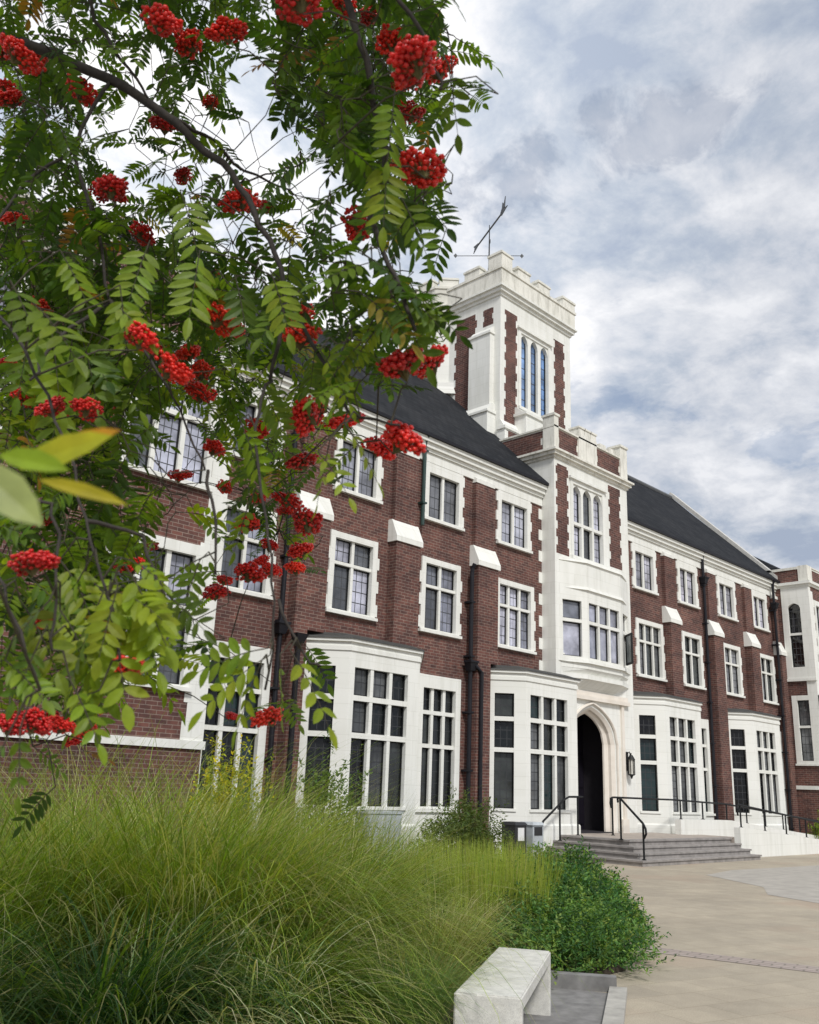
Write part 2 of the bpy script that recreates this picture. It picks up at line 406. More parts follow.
# --- window positions measured along the front (metres)
W1 = [(10.75, 11.95, 2), (13.93, 15.19, 2), (17.15, 18.38, 2), (20.27, 21.75, 3), (27.92, 29.42, 3), (31.14, 32.32, 2), (34.36, 35.58, 2), (37.62, 38.76, 2)]
W2 = [(10.75, 11.95, 2), (13.96, 15.18, 2), (17.17, 18.40, 2), (20.32, 21.57, 2), (27.85, 29.08, 2), (31.03, 32.20, 2), (34.22, 35.44, 2), (37.33, 38.46, 2)]
FLAT = [(10.72, 12.1, .62), (17.2, 18.45, 1.2), (31.5, 32.45, 1.2), (38.2, 39.0, 1.2)]
PIL = [12.64, 15.76, 19.0, 29.68, 33.0, 36.25, 39.1]
holes = [(a-.05, b_+.05, 5.63, 7.5) for a, b_, n in W1] + [(a-.05, b_+.05, 8.7, 10.08) for a, b_, n in W2] + [(a-.05, b_+.05, zb-.05, 4.2) for a, b_, zb in FLAT]
for xa, xb in ((X0, 22.36), (26.64, X1)):
    w = MB(); w.panel(FM, xa, xb, 0, 10.32, holes, 0, .3); w.build('wall', ['brick'], bld)
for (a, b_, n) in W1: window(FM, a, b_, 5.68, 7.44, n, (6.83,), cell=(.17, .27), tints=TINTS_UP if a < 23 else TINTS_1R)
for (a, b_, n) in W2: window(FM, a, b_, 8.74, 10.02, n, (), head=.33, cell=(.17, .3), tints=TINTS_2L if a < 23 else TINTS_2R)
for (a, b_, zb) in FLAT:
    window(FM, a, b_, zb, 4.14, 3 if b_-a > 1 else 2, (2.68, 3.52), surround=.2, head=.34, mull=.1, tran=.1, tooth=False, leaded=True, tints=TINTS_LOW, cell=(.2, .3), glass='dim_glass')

for (a, b_, zb) in FLAT[1:]:
    w = MB(); w.fbox(FM, a-.2, b_+.2, -.05, .05, 0, zb-.13); w.build('apron', ['stone'], bld)
# eaves: stepped white fascia
for xa, xb in ((X0, 22.34), (26.66, X1+.02)):
    e = MB(); F = FM
    e.fbox(F, xa, xb, -.05, .3, 10.30, 10.56); e.fbox(F, xa, xb, -.10, .3, 10.563, 10.66); e.fbox(F, xa, xb, -.17, .3, 10.663, 10.80); e.fbox(F, xa, xb, -.24, .3, 10.803, 10.93)
    e.build('eaves', ['stone'], bld)
    gt = MB(); gt.fbox(F, xa, xb, -.31, -.2, 10.935, 11.02); gt.build('gutter', ['pipe_paint'], bld)

# pilasters: deep below, shallow above, white sloping cap between
for i, xa in enumerate(PIL):
    xb = xa+(.88 if i < 3 else .74) if i < 6 else X1-.03
    p = MB(); xl = {0: 13.03, 2: 19.58}.get(i, xb); p.fbox(FM, xa, xl, -.30, .02, 0, 5.0); p.fbox(FM, xa, xb, -.30, .02, 5.0, 7.72); p.fbox(FM, xa+.03, xb-.03, -.14, .02, 7.72, 10.28)
    o = p.build('pilaster', ['brick'], bld)
    c = MB(); U = FM
    prof = [(-.345, 7.70), (-.345, 7.84), (-.135, 8.30), (.0, 8.30), (.0, 7.70)]
    c.extrude([U(xa-.05, d, z) for d, z in prof], U.U*(xb-xa+.1)); c.build('cap', ['stone'], o)
    h = MB(); h.extrude([U(xa+.02, d, z) for d, z in [(-.16, 10.2), (-.165, 10.32), (0, 10.42), (0, 10.2)]], U.U*(xb-xa-.04)); h.build('head', ['stone'], o)

# rainwater pipes
def pipe(x, z0, z1, mat='pipe_paint', hopper=None, off=.12, r=.055, shoe=None):
    p = MB(); y = YW-off
    p.tube([(x, y, z0), (x, y, z1-.25), (x, y-.02, z1-.12), (x, y-.1, z1)], r, 10)
    z = z0+.6
    while z < z1-.3:
        p.box(x-.085, x+.085, y-.07, y+off-.005, z, z+.05); z += 1.5
    o = p.build('drainpipe', [mat], bld)
    if hopper:
        h = MB(); h.prism([(x-.09, y-.09), (x+.09, y-.09), (x+.09, y+.08), (x-.09, y+.08)], hopper-.22, hopper, 0, [(x-.15, y-.15), (x+.15, y-.15), (x+.15, y+.1), (x-.15, y+.1)])
        h.box(x-.17, x+.17, y-.17, y+.1, hopper, hopper+.05); h.build('hopper', [mat], o)
pipe(12.4, 0, 10.95, hopper=5.05)
pipe(16.86, 8.4, 10.95, 'green_pipe')
pipe(18.84, 0, 7.7, hopper=4.95, off=.2, r=.06)
pipe(32.74, 0, 10.95, hopper=9.9)
pipe(38.98, 0, 10.95, hopper=9.9, off=.22)
# pairs of pipes that stand in the gap before the second bay
q = MB(); q.tube([(19.12, 16.13, 0), (19.12, 16.13, 4.7), (18.92, 16.2, 4.88)], .055, 10)
q.build('drainpipe', ['pipe_paint'], bld)
q = MB(); q.tube([(12.72, 16.1, 0), (12.72, 16.1, 4.7)], .06, 10); q.prism([(12.63, 16.02), (12.81, 16.02), (12.81, 16.19), (12.63, 16.19)], 4.65, 4.85, 0, [(12.55, 15.94), (12.89, 15.94), (12.89, 16.19), (12.55, 16.19)])
q.build('drainpipe', ['pipe_paint'], bld)

# ground-floor bay windows
BT = (2.72, 3.55)
def bay(xa, xr, front_lights, right='cant'):
    p = .85; w = p*math.sqrt(2)
    xb = xa+p
    plan = [(xa, YW), (xb, YW-p), (xr, YW-p)] + ([(xr+p, YW)] if right == 'cant' else [(xr, YW)])
    Fl = Fr((xa, YW), (1, -1), (1, 1)); Ff = Fr((xb, YW-p), (1, 0), (0, 1)); Fq = Fr((xr, YW-p), (1, 1), (-1, 1)) if right == 'cant' else Fr((xr, YW-p), (0, 1), (-1, 0))
    wl = xr-xb
    s = MB()
    u0, u1 = front_lights[0]-xb, front_lights[1]-xb
    hl = (.34, .88, 1.2, 4.24)
    s.panel(Fl, 0, w, 0, 4.6, [hl], 0, .24); s.panel(Ff, 0, wl, 0, 4.6, [(u0, u1, 1.2, 4.24)], 0, .24)
    s.panel(Fq, 0 if right == 'cant' else .24, w if right == 'cant' else p, 0, 4.6, [hl] if right == 'cant' else [], 0, .24)
    def off(q, k):                                   # plan pushed outward
        r = [(q[0][0]-k*1.414, q[0][1]), (q[1][0]-k*.414, q[1][1]-k), (q[2][0]+(k*.414 if right == 'cant' else k), q[2][1]-k)]
        return r + [(q[3][0]+(k*1.414 if right == 'cant' else k), q[3][1])]
    s.prism(off(plan, .03)[::1], 4.6, 4.70); s.prism(off(plan, .012), 4.70, 4.80)
    s.prism(off(plan, .07), 4.80, 4.868)
    s.prism(off(plan, .04), 0, .78, 0, off(plan, .04)); s.prism(off(plan, .04), .78, .83, 0, off(plan, .003))
    o = s.build('bay_window', ['stone'], bld)
    r = MB(); r.prism(off(plan, .10), 4.868, 4.91, 0, off(plan, .085)); r.prism(off(plan, .05), 4.91, 5.03, 0, [(q[0], YW if q[1] > YW-.4 else YW-.55) for q in off(plan, -.15)])
    r.build('bay_roof', ['lead_dark'], o)
    # stone mullions and transoms in the openings, then the glazing
    for F, (a, b_, c, e), n in ((Fl, hl, 1), (Ff, (u0, u1, 1.2, 4.24), 3)) + (((Fq, hl, 1),) if right == 'cant' else ()):
        k = MB(); mull = .10; lw = (b_-a-(n-1)*mull)/n; xs = [(a+i*(lw+mull), a+i*(lw+mull)+lw) for i in range(n)]
        for i in range(n-1): k.fbox(F, xs[i][1], xs[i+1][0], .015, .2, c, e)
        zs = []; lo = c
        for t in BT:
            zs.append((lo, t-.06)); lo = t+.06
            kt = k if n > 1 else MB(); kt.fbox(F, a-.004, b_+.004, .008, .2, t-.06, t+.06)
            if n == 1: kt.build('transom', ['stone'], o)
        zs.append((lo, e))
        if n > 1: k.build('mullion', ['stone'], o)
        k = MB(); k.fbox(F, a-.06, b_+.06, -.035, .1, c-.07, c+.002); k.build('sill', ['stone'], o)
        g = MB(); lights(F, g, [(p0, p1, z0, z1) for p0, p1 in xs for z0, z1 in zs], True, TINTS_LOW, d=.14, cell=(.2, .26)); 
        # glazing stays at the third level: joined to the bay as its own part
        g.build('glazing', ['black_metal', 'dim_glass'], o)
bay(13.05, 16.2, (14.06, 15.80))
bay(19.6, 22.9, (20.66, 22.42), 'square')
bay(27.15, 30.5, (28.3, 30.05))
bay(33.75, 37.05, (34.9, 36.55))

# --- central entrance block
YB = 16.0; BX0, BX1 = 22.36, 26.64
FB = Fr((0, YB), (1, 0), (0, 1))
s = MB()
DX0, DX1, DZS, DZT = 22.95, 25.45, 3.15, 4.22           # outer edge of the door splay
s.panel(FB, BX0, BX1, 0, 12.0, [(DX0, DX1, .0, 4.3), (23.3, 25.08, 8.8, 11.33), (22.75, 26.25, 5.7, 7.5)], 0, .45)
s.spandrel(FB, DX0, DX1, DZS, DZT, 4.3, 0, .25)
s.box(BX0, BX0+.3, YB+.45, 18.6, 5, 12.0); s.box(BX1-.3, BX1, YB+.45, 18.6, 5, 12.0)
s.box(BX0+.01, BX1-.01, YB+.2, 18.6, 11.85, 11.99)
# toothed quoins on the sides against the brick wings
for k in range(16):
    z = 5.1+k*.34
    if k % 2 == 0 and z < 10: s.box(BX0-.16, BX0+.1, YW-.012, YW+.2, z, z+.34); s.box(BX1-.1, BX1+.18, YW-.012, YW+.2, z, z+.34)
blk = s.build('entrance_bay', ['stone'], bld)
# splayed door arch: rings stepping in
a = MB(); n = 20
rings = [(DX0, DX1, DZS, DZT, .0), (DX0+.14, DX1-.13, DZS, DZT-.09, .07), (DX0+.15, DX1-.14, DZS, DZT-.1, .16), (DX0+.28, DX1-.28, DZS, DZT-.19, .22), (DX0+.29, DX1-.29, DZS, DZT-.2, .27)]
def ring(u0, u1, zs, zt, d):
    pts = [FB(u0, d, .55)] + [FB(u0+(u1-u0)*i/n, d, arch_z(u0, u1, zs, zt, u0+(u1-u0)*i/n)) for i in range(n+1)] + [FB(u1, d, .55)]
    return pts
rr = [ring(*r) for r in rings]
for p, q in zip(rr, rr[1:]):
    for i in range(len(p)-1): a.face([p[i], p[i+1], q[i+1], q[i]])
# label mould round the arch and slim shafts beside it
lm = [FB(DX0-.10+(DX1-DX0+.2)*i/n, -.03, arch_z(DX0-.10, DX1+.10, DZS, DZT+.11, DX0-.10+(DX1-DX0+.2)*i/n)) for i in range(n+1)]
a.tube(lm, .045, 6); a.tube([FB(DX1+.10, -.03, DZS), FB(DX1+.10, -.03, .6)], .045, 6)
a.fbox(FB, DX1+.36, DX1+.50, -.07, .05, .55, 4.40)
a.fbox(FB, DX1+.20, DX1+.56, -.1, .05, .55, .95)
a.fbox(FB, 22.9, 26.25, -.12, .05, 4.40, 4.52); a.fbox(FB, 22.9, 26.2, -.07, .05, 4.52, 4.66)
a.build('door_arch', ['bounce_tint'], blk)
dk = MB(); FD = Fr((0, YB+.5), (1, 0), (0, 1))
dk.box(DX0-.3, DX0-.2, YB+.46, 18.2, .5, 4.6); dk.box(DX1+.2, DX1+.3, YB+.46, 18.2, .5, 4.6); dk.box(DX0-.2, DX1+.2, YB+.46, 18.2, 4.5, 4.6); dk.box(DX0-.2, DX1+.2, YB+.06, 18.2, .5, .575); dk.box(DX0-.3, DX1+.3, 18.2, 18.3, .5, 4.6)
dk.build('porch_lining', ['shaded_interior'], blk)
for xa, xb in ((DX0-.18, 24.19), (24.21, DX1+.18)):
    d = MB(); d.box(xa, xb, 17.3, 17.36, .58, 4.25)
    for k in range(3):
        for j in range(2):
            w_ = (xb-xa)/2; d.box(xa+j*w_+.06, xa+(j+1)*w_-.06, 17.27, 17.31, .75+k*1.1, 1.7+k*1.1)
    d.tube([((xb-.08 if xb < 24.2 else xa+.08), 17.24, 1.4), ((xb-.08 if xb < 24.2 else xa+.08), 17.24, 1.8)], .015, 6)
    d.build('door', ['dark_door'], bld)
# brick strips with toothed edges
def toothed(F, u0, u1, z0, z1, parent, h=.26, k0=.08, d=-.004):
    b = MB(); z = z0; k = 0
    while z < z1-.02:
        e = min(z+h, z1); t = k0 if k % 2 else 0
        b.fbox(F, u0+t, u1-t, d-(.001 if k % 2 else 0), .04, z, e); z = e; k += 1
    b.build('brick_panel', ['brick'], parent)
toothed(FB, 22.44, 23.12, 8.75, 11.7, blk); toothed(FB, 25.45, 26.2, 8.9, 11.75, blk)
# three arched lights over the oriel
def arched_window(F, u0, u1, z0, zt, n, transom, parent, mull=.11, surround=.14, tints=TINTS_UP, d_in=.2, name='window', rise=.32, proud=.03, cell=(.17, .26), sill=True):
    w = MB(); s = surround
    w.fbox(F, u0-s, u0, -proud, d_in, z0-.04, zt+s); w.fbox(F, u1, u1+s, -proud, d_in, z0-.04, zt+s); w.fbox(F, u0, u1, -proud+.003, d_in, zt, zt+s-.003)
    lw = (u1-u0-(n-1)*mull)/n; xs = [(u0+i*(lw+mull), u0+i*(lw+mull)+lw) for i in range(n)]
    for i in range(n-1): w.fbox(F, xs[i][1], xs[i+1][0], .01, d_in, z0, zt)
    for a, b_ in xs: w.spandrel(F, a, b_, zt-rise, zt-.03, zt, .015, d_in)
    zs = [(z0, zt-.02)]
    if transom: w.fbox(F, u0, u1, .006, d_in, transom-.05, transom+.05); zs = [(z0, transom-.05), (transom+.05, zt-.02)]
    # hood
    w.fbox(F, u0-s-.08, u1+s+.08, -proud-.07, .05, zt+s, zt+s+.08)
    if sill: w.fbox(F, u0-s-.04, u1+s+.04, -proud-.08, .1, z0-.13, z0-.02)
    o = w.build(name, ['stone'], parent)
    g = MB(); lights(F, g, [(a, b_, c, e) for a, b_ in xs for c, e in zs], True, tints, d=.15, cell=cell)
    g.build('glazing', ['black_metal', 'leaded_glass'], parent if parent is not bld else o)
    return o
arched_window(FB, 23.36, 25.04, 8.84, 11.24, 3, 9.93, blk)
# oriel: shallow canted bay carried on a moulded corbel
OY = YB-.36
def oplan(k=0, f=1.0):
    return [(22.47-k, YB+.05), (23.52-k*.5, YB-.36*f-k), (25.48+k*.5, YB-.36*f-k), (26.53+k, YB+.05)]
ow = math.hypot(1.05, .36); Uo = (1.05, -.36); No = (.36, 1.05)
Fol = Fr((22.47, YB), Uo, No); Fof = Fr((23.52, OY), (1, 0), (0, 1)); For_ = Fr((25.48, OY), (1.05, .36), (-.36, 1.05))
hl = (.18, .9, 5.62, 7.33); hf = (.10, 1.82, 5.62, 7.33); hr = (.2, .92, 5.62, 7.33)
s = MB()
s.panel(Fol, 0, ow, 5.45, 8.5, [hl], 0, .2); s.panel(Fof, 0, 1.96, 5.45, 8.5, [hf], 0, .2); s.panel(For_, 0, ow, 5.45, 8.5, [hr], 0, .2)
s.prism(oplan(.0), 8.5, 8.56); s.prism(oplan(.05), 8.56, 8.66, 0, oplan(.02)); s.prism(oplan(.06), 7.70, 7.80, 0, oplan(.03)); s.prism(oplan(.06), 5.44, 5.54, 0, oplan(.05))
s.prism(oplan(-.02), 5.28, 5.44); s.prism(oplan(-.10, .9), 5.12, 5.28, 0, oplan(-.03, 1)); s.prism(oplan(.0, .9), 4.98, 5.12, 0, oplan(-.02, .95)); s.prism(oplan(-.2, .5), 4.66, 4.98, 0, oplan(-.05, .9))
ori = s.build('oriel_window', ['stone'], blk)
g = MB()
for F, (a, b_, c, e), nn in ((Fol, hl, 1), (Fof, hf, 3), (For_, hr, 1)):
    k = MB(); mull = .09; lw = (b_-a-(nn-1)*mull)/nn; xs = [(a+i*(lw+mull), a+i*(lw+mull)+lw) for i in range(nn)]
    for i in range(nn-1): k.fbox(F, xs[i][1], xs[i+1][0], .015, .18, c, e)
    k.fbox(F, a-.004, b_+.004, .008, .18, 6.66, 6.76)
    k.build('mullion', ['stone'], blk)
    lights(F, g, [(p0, p1, z0, z1) for p0, p1 in xs for z0, z1 in ((c, 6.66), (6.76, e))], True, TINTS_UP, d=.12, cell=(.3, .4))
g.build('glazing', ['black_metal', 'plain_glass'], blk)
# the open casement on the right side of the oriel
c = MB(); Fc = Fr((25.74, 15.69), (-.63, -.78), (.78, -.63))
c.fbox(Fc, 0, .06, 0, .05, 5.64, 6.62); c.fbox(Fc, .5, .56, 0, .05, 5.64, 6.62); c.fbox(Fc, .06, .5, 0, .05, 5.64, 5.7); c.fbox(Fc, .06, .5, 0, .05, 6.56, 6.62)
c.face([Fc(.06, .02, 5.7), Fc(.5, .02, 5.7), Fc(.5, .02, 6.56), Fc(.06, .02, 6.56)], 1, uv=[(0, 0), (1, 0), (1, 1), (0, 1)], c=(.25, .27, .27))
c.build('open_casement', ['black_metal', 'plain_glass'], blk)
# block cornice and parapet
s = MB()
for (k, z0, z1) in ((.05, 11.86, 11.95), (.13, 11.95, 12.06), (.2, 12.06, 12.13)):
    s.box(BX0-k, BX1+k, YB-k, 18.4, z0, z1)
s.box(BX0+.02, BX1-.02, YB+.02, YB+.32, 12.13, 12.92)
s.box(BX0+.02, BX0+.3, YB+.32, 18.4, 12.13, 12.92); s.box(BX1-.3, BX1-.02, YB+.32, 18.4, 12.13, 12.92)
s.box(BX0-.03, BX1+.03, YB-.03, YB+.37, 12.92, 12.98)
s.box(BX0-.03, BX0+.34, YB+.37, 18.4, 12.92, 12.98)
s.box(BX0-.02, BX0+.22, YB-.03, YB+.42, 12.12, 13.30); s.box(BX0-.05, BX0+.27, YB-.06, YB+.45, 13.30, 13.38)
s.box(BX1-.4, BX1+.03, YB-.04, YB+.42, 12.12, 13.36); s.box(BX1-.44, BX1+.07, YB-.08, YB+.46, 13.36, 13.44)
for xa, xb, zt in ((23.72, 24.78, 13.1),):
    s.box(xa, xb, YB-.03, YB+.36, 12.13, zt)
    for q in (xa+.02, (xa+xb)/2-.16, xb-.34): s.box(q, q+.32, YB-.025, YB+.35, zt, zt+.2); s.box(q-.03, q+.35, YB-.055, YB+.38, zt+.2, zt+.26)
for q in (25.05, 25.6, ): s.box(q, q+.34, YB+.0, YB+.33, 12.98, 13.14)
s.build('parapet', ['old_stone'], blk)
toothed(FB, 22.62, 23.68, 12.16, 12.9, blk, d=-.0, k0=.06, h=.24); toothed(FB, 24.84, 26.22, 12.16, 12.9, blk, d=-.0, k0=.06, h=.24)
FBL = Fr((BX0+.02, 18.4), (0, -1), (1, 0))
toothed(FBL, .1, 1.95, 12.15, 12.88, blk, d=-.006, h=.24)

# --- roofs
RY, RZ = 21.3, 15.92; EY, EZ = YW-.3, 11.02
sl = (RZ-EZ)/(RY-EY)
def roof(xa, xb, name='roof'):
    r = MB(); t = .14
    prof = [(EY, EZ), (RY, RZ), (2*RY-EY, EZ), (2*RY-EY, EZ-t), (RY, RZ-t), (EY, EZ-t+.06)]
    r.extrude([(xa, y, z) for y, z in prof], (xb-xa, 0, 0))
    o = r.build(name, ['slate'], bld)
    g = MB(); g.tube([(xa, RY, RZ+.02), (xb, RY, RZ+.02)], .11, 8); g.build('ridge', ['lead'], o)
    return o
rf = roof(9.0, 22.38); rf2 = roof(26.62, X1)
rmid = MB(); rmid.extrude([(22.38, y, z) for y, z in [(18.3, EZ+sl*(18.3-EY)), (RY, RZ), (2*RY-EY, EZ), (2*RY-EY, EZ-.1), (18.3, 12.2)]], (4.24, 0, 0)); rmid.build('roof', ['slate'], bld)
# back wall so that the roof stands on something
bk = MB(); bk.box(X0, X1, 2*RY-YW, 2*RY-YW+.3, 0, 11.0); bk.build('wall', ['brick'], bld)
# gable coping at the right-hand end of the main roof
cp = MB()
cp.extrude([(X1-.02, y, z) for y, z in [(EY+.1, EZ+.02), (RY, RZ+.06), (RY, RZ+.30), (EY+.1, EZ+.26)]], (.34, 0, 0))
cp.extrude([(X1-.02, y, z) for y, z in [(2*RY-EY, EZ), (RY, RZ+.06), (RY, RZ+.30), (2*RY-EY, EZ+.26)]], (.34, 0, 0))
cp.build('gable_coping', ['ridge_tile'], bld)
gb = MB(); gb.extrude([(X1+.02, y, z) for y, z in [(YW, 10.0), (YW, 11.1), (RY, RZ), (2*RY-YW, 11.1), (2*RY-YW, 10)]], (.25, 0, 0)); gb.build('gable_wall', ['brick'], bld)

# --- cross wings at both ends
YG = 15.0
FG = Fr((0, YG), (1, 0), (0, 1))
def cross_wing(xa, xb, wins, ret_x, sgn):
    """wall, moulded bands, parapet; sgn +1: its return faces left at ret_x"""
    w = MB()
    hs = [(a-.05, b_+.05, z0-.05, z1+.05) for a, b_, z0, z1, t, n in wins]
    w.panel(FG, xa, xb, 0, 10.7, hs, 0, .3)
    rw = []
    if sgn > 0:
        FRt = Fr((ret_x, YW), (0, -1), (1, 0))
        rw = [(.55, 1.09, 7.2, 10.0, 8.62), (.62, 1.12, 3.32, 5.8, 4.7)]
        w.panel(FRt, 0.0, YW-YG-.3, 0, 10.7, [(a-.05, b_+.05, z0-.03, z1+.05) for a, b_, z0, z1, t in rw], 0, .3)
        w.box(ret_x, ret_x+.3, YW, 26, 0, 10.7)
    else:
        w.box(ret_x-.3, ret_x, YG+.3, YW+.3, 0, 10.7)
    w.box(xa, xb, 25.7, 26, 0, 10.7); w.box(xa if sgn < 0 else xb-.3, xa+.3 if sgn < 0 else xb, YG+.3, 25.7, 0, 10.7)
    wg = w.build('cross_wing', ['brick'], bld)
    b = MB()
    lo, hi = (xa-.02, xb+.10) if sgn < 0 else (xa-.1, xb+.02)
    for z0, z1, k in ((10.68, 10.78, .06), (10.78, 10.9, .14), (2.17, 2.32, .05)):
        b.box(lo if sgn < 0 else xa-k, hi if sgn > 0 else xb+k, YG-k, YG+.25, z0, z1)
        if sgn > 0: b.box(xa-k, xa+.25, YG+.25, YW-.01, z0, z1)
    # white wall panels round the tall windows, with corner quoins
    cx0, cx1 = (xb-.48, xb+.012) if sgn < 0 else (xa-.012, xa+.48)
    for k in range(25):
        z = 2.32+k*.34
        if z+.34 > 10.7: break
        e = .08 if k % 2 else 0
        if sgn < 0: b.box(cx0+e, cx1, YG-.012, YG+.2, z, z+.338)
        else: b.box(cx0, cx1-e, YG-.012, YG+.2, z, z+.338)
    b.build('stone_band', ['stone'], wg)
    for a, b_, z0, z1, t, n in wins:
        window(FG, a, b_, z0, z1, n, (t,), surround=.14, mull=.1, tran=.1, tooth=False, parent=bld, cell=(.17, .24), head=.22)
    if sgn > 0:
        q = MB(); q.panel(FRt, .3, 1.51, 6.62, 10.68, [(.55, 1.09, 7.2, 10.0)], -.03, .2); q.spandrel(FRt, .55, 1.09, 9.75, 9.97, 10.0, -.03, .2)
        q.fbox(FRt, .55, 1.09, -.01, .2, 8.57, 8.67); q.fbox(FRt, .26, 1.53, -.09, .05, 6.6, 6.72); o = q.build('window', ['stone'], bld)
        g = MB(); lights(FRt, g, [(.55, 1.09, 7.2, 8.57), (.55, 1.09, 8.67, 9.99)], True, TINTS_LOW, d=.1, cell=(.18, .3)); g.build('glazing', ['black_metal', 'leaded_glass'], o)
        q = MB(); q.panel(FRt, .4, 1.512, 3.18, 6.0, [(.62, 1.12, 3.32, 5.8)], -.03, .2); q.fbox(FRt, .62, 1.12, -.01, .2, 4.65, 4.75); q.fbox(FRt, .36, 1.515, -.07, .05, 3.12, 3.2)
        q.fbox(FRt, 1.1, 1.506, -.025, .1, 6.0, 6.6); o = q.build('window', ['stone'], bld)
        g = MB(); lights(FRt, g, [(.62, 1.12, 3.32, 4.65), (.62, 1.12, 4.75, 5.8)], True, TINTS_LOW, d=.1, cell=(.18, .3)); g.build('glazing', ['black_metal', 'leaded_glass'], o)
    # parapet: white piers with brick panels between
    p = MB(); zt = 11.55
    px = [xb-.5, xb-4.2, xa] if sgn < 0 else [xa-.02, xa+3.7, xb-.5]
    for x in px: p.box(x, x+.52, YG-.03, YG+.38, 10.9, zt+.06)
    p.box(xa, xb, YG+.01, YG+.3, zt-.08, zt)
    p.box(xa if sgn < 0 else xa, xb, YG-.02, YG+.34, zt, zt+.05)
    if sgn > 0: p.box(xa-.02, xa+.3, YG+.38, YW+4.5, zt-.08, zt+.03)
    p.build('parapet', ['old_stone'], wg)
    pb = MB(); pb.box(xa+.03, xb-.03, YG+.03, YG+.28, 10.9, zt-.08)
    if sgn > 0: pb.box(xa+.02, xa+.28, YG+.37, YW+4.5, 10.9, zt-.08)
    else: pb.box(xb-.28, xb-.02, YG+.37, YW+4.5, 10.9, zt-.08)
    pb.build('parapet_panel', ['brick'], wg)
    # hipped roof behind the parapet
    r = MB(); y0, y1 = YG+.6, 25.6; mx = (xa+xb)/2; zr = 14.4
    r.face([(xa+.3, y0, 11.2), (xb-.3, y0, 11.2), (mx+1, (y0+y1)/2, zr), (mx-1, (y0+y1)/2, zr)]); r.face([(xb-.3, y1, 11.2), (xa+.3, y1, 11.2), (mx-1, (y0+y1)/2, zr), (mx+1, (y0+y1)/2, zr)])
    r.face([(xb-.3, y0, 11.2), (xb-.3, y1, 11.2), (mx+1, (y0+y1)/2, zr)]); r.face([(xa+.3, y1, 11.2), (xa+.3, y0, 11.2), (mx-1, (y0+y1)/2, zr)])
    r.face([(xa+.3, y0, 11.2), (xa+.3, y1, 11.2), (xb-.3, y1, 11.2), (xb-.3, y0, 11.2)])
    r.build('roof', ['slate'], bld)
cross_wing(2.0, X0, [(7.48, 9.18, 7.2, 9.9, 8.5, 3), (7.48, 9.18, 3.3, 5.76, 4.72, 3), (3.4, 5.1, 7.2, 9.9, 8.5, 3), (3.4, 5.1, 3.3, 5.76, 4.72, 3)], X0, -1)
cross_wing(X1, 48.0, [(40.2, 41.9, 7.2, 9.9, 8.5, 3), (40.2, 41.9, 3.3, 5.76, 4.72, 3), (44.2, 45.9, 7.2, 9.9, 8.5, 3), (44.2, 45.9, 3.3, 5.76, 4.72, 3)], X1, 1)

# --- the tower
TY = 18.45; TX0, TX1, TY1 = 22.62, 26.9, 22.75
FT = Fr((0, TY), (1, 0), (0, 1)); FTL = Fr((TX0, TY1), (0, -1), (1, 0)); FTR = Fr((TX1, TY), (0, 1), (-1, 0))
t = MB()
t.panel(FT, TX0, TX1, 11.5, 18.9, [(23.75, 25.48, 14.7, 17.72)], 0, .4)
t.panel(FTL, .4, TY1-TY-.4, 11.5, 18.9, [], 0, .4); t.panel(FTR, .4, TY1-TY-.4, 11.5, 18.9, [], 0, .4); t.box(TX0, TX1, TY1-.4, TY1, 11.5, 18.9)
t.box(TX0+.1, TX1-.1, TY+.1, TY1-.1, 18.6, 18.88)
tw = t.build('tower', ['stone'], bld)
arched_window(FT, 23.79, 25.44, 14.74, 17.66, 3, None, tw, mull=.17, rise=.36, tints=[(.17, .28, .50), (.12, .22, .42), (.22, .33, .52)], cell=(.2, .42))  # blue tints paint the reflected sky into the panes
toothed(FT, 22.86, 23.58, 13.85, 18.25, tw, h=.3); toothed(FT, 25.82, 26.52, 14.6, 18.25, tw, h=.3)
# foot of the front: sloping weatherings and the pier under the window
q = MB()
q.extrude([FT(23.45, d, z) for d, z in [(-.5, 12.1), (-.5, 14.25), (-.06, 14.6), (.1, 14.6), (.1, 12.1)]], FT.U*2.3)
q.fbox(FT, 23.38, 25.82, -.56, .1, 14.22, 14.32)
for xa, xb in ((22.6, 23.45), (25.75, 26.92)):
    q.extrude([FT(xa, d, z) for d, z in [(-.25, 12.1), (-.25, 13.55), (-.03, 13.9), (.1, 13.9), (.1, 12.1)]], FT.U*(xb-xa))
    q.fbox(FT, xa-.05, xb+.05, -.3, .1, 13.5, 13.6)
q.build('tower_base', ['stone'], tw)
toothed(Fr((0, TY-.25), (1, 0), (0, 1)), 22.7, 23.42, 12.4, 13.46, tw, d=-.006); toothed(Fr((0, TY-.25), (1, 0), (0, 1)), 25.8, 26.8, 12.4, 13.46, tw, d=-.006)
# left face: brick field, corner buttress with sloping top
uL = lambda y: TY1-y
toothed(FTL, uL(20.62), uL(19.55), 11.8, 18.36, tw, h=.3); toothed(FTL, uL(19.26), uL(18.78), 17.68, 18.36, tw, h=.22, k0=.05)
q = MB()
q.extrude([FTL(uL(19.72), d, z) for d, z in [(-.22, 11.6), (-.22, 17.3), (-.02, 17.55), (.05, 17.55), (.05, 11.6)]], FTL.U*.98)
q.fbox(FTL, uL(19.76), uL(18.70), -.27, .05, 17.22, 17.31)
q.extrude([FTL(uL(19.86), d, z) for d, z in [(-.42, 11.6), (-.42, 14.2), (-.2, 14.5), (.02, 14.5), (.02, 11.6)]], FTL.U*1.2)
q.fbox(FTL, uL(19.92), uL(18.62), -.47, .0, 14.12, 14.2)
q.build('buttress', ['stone'], tw)
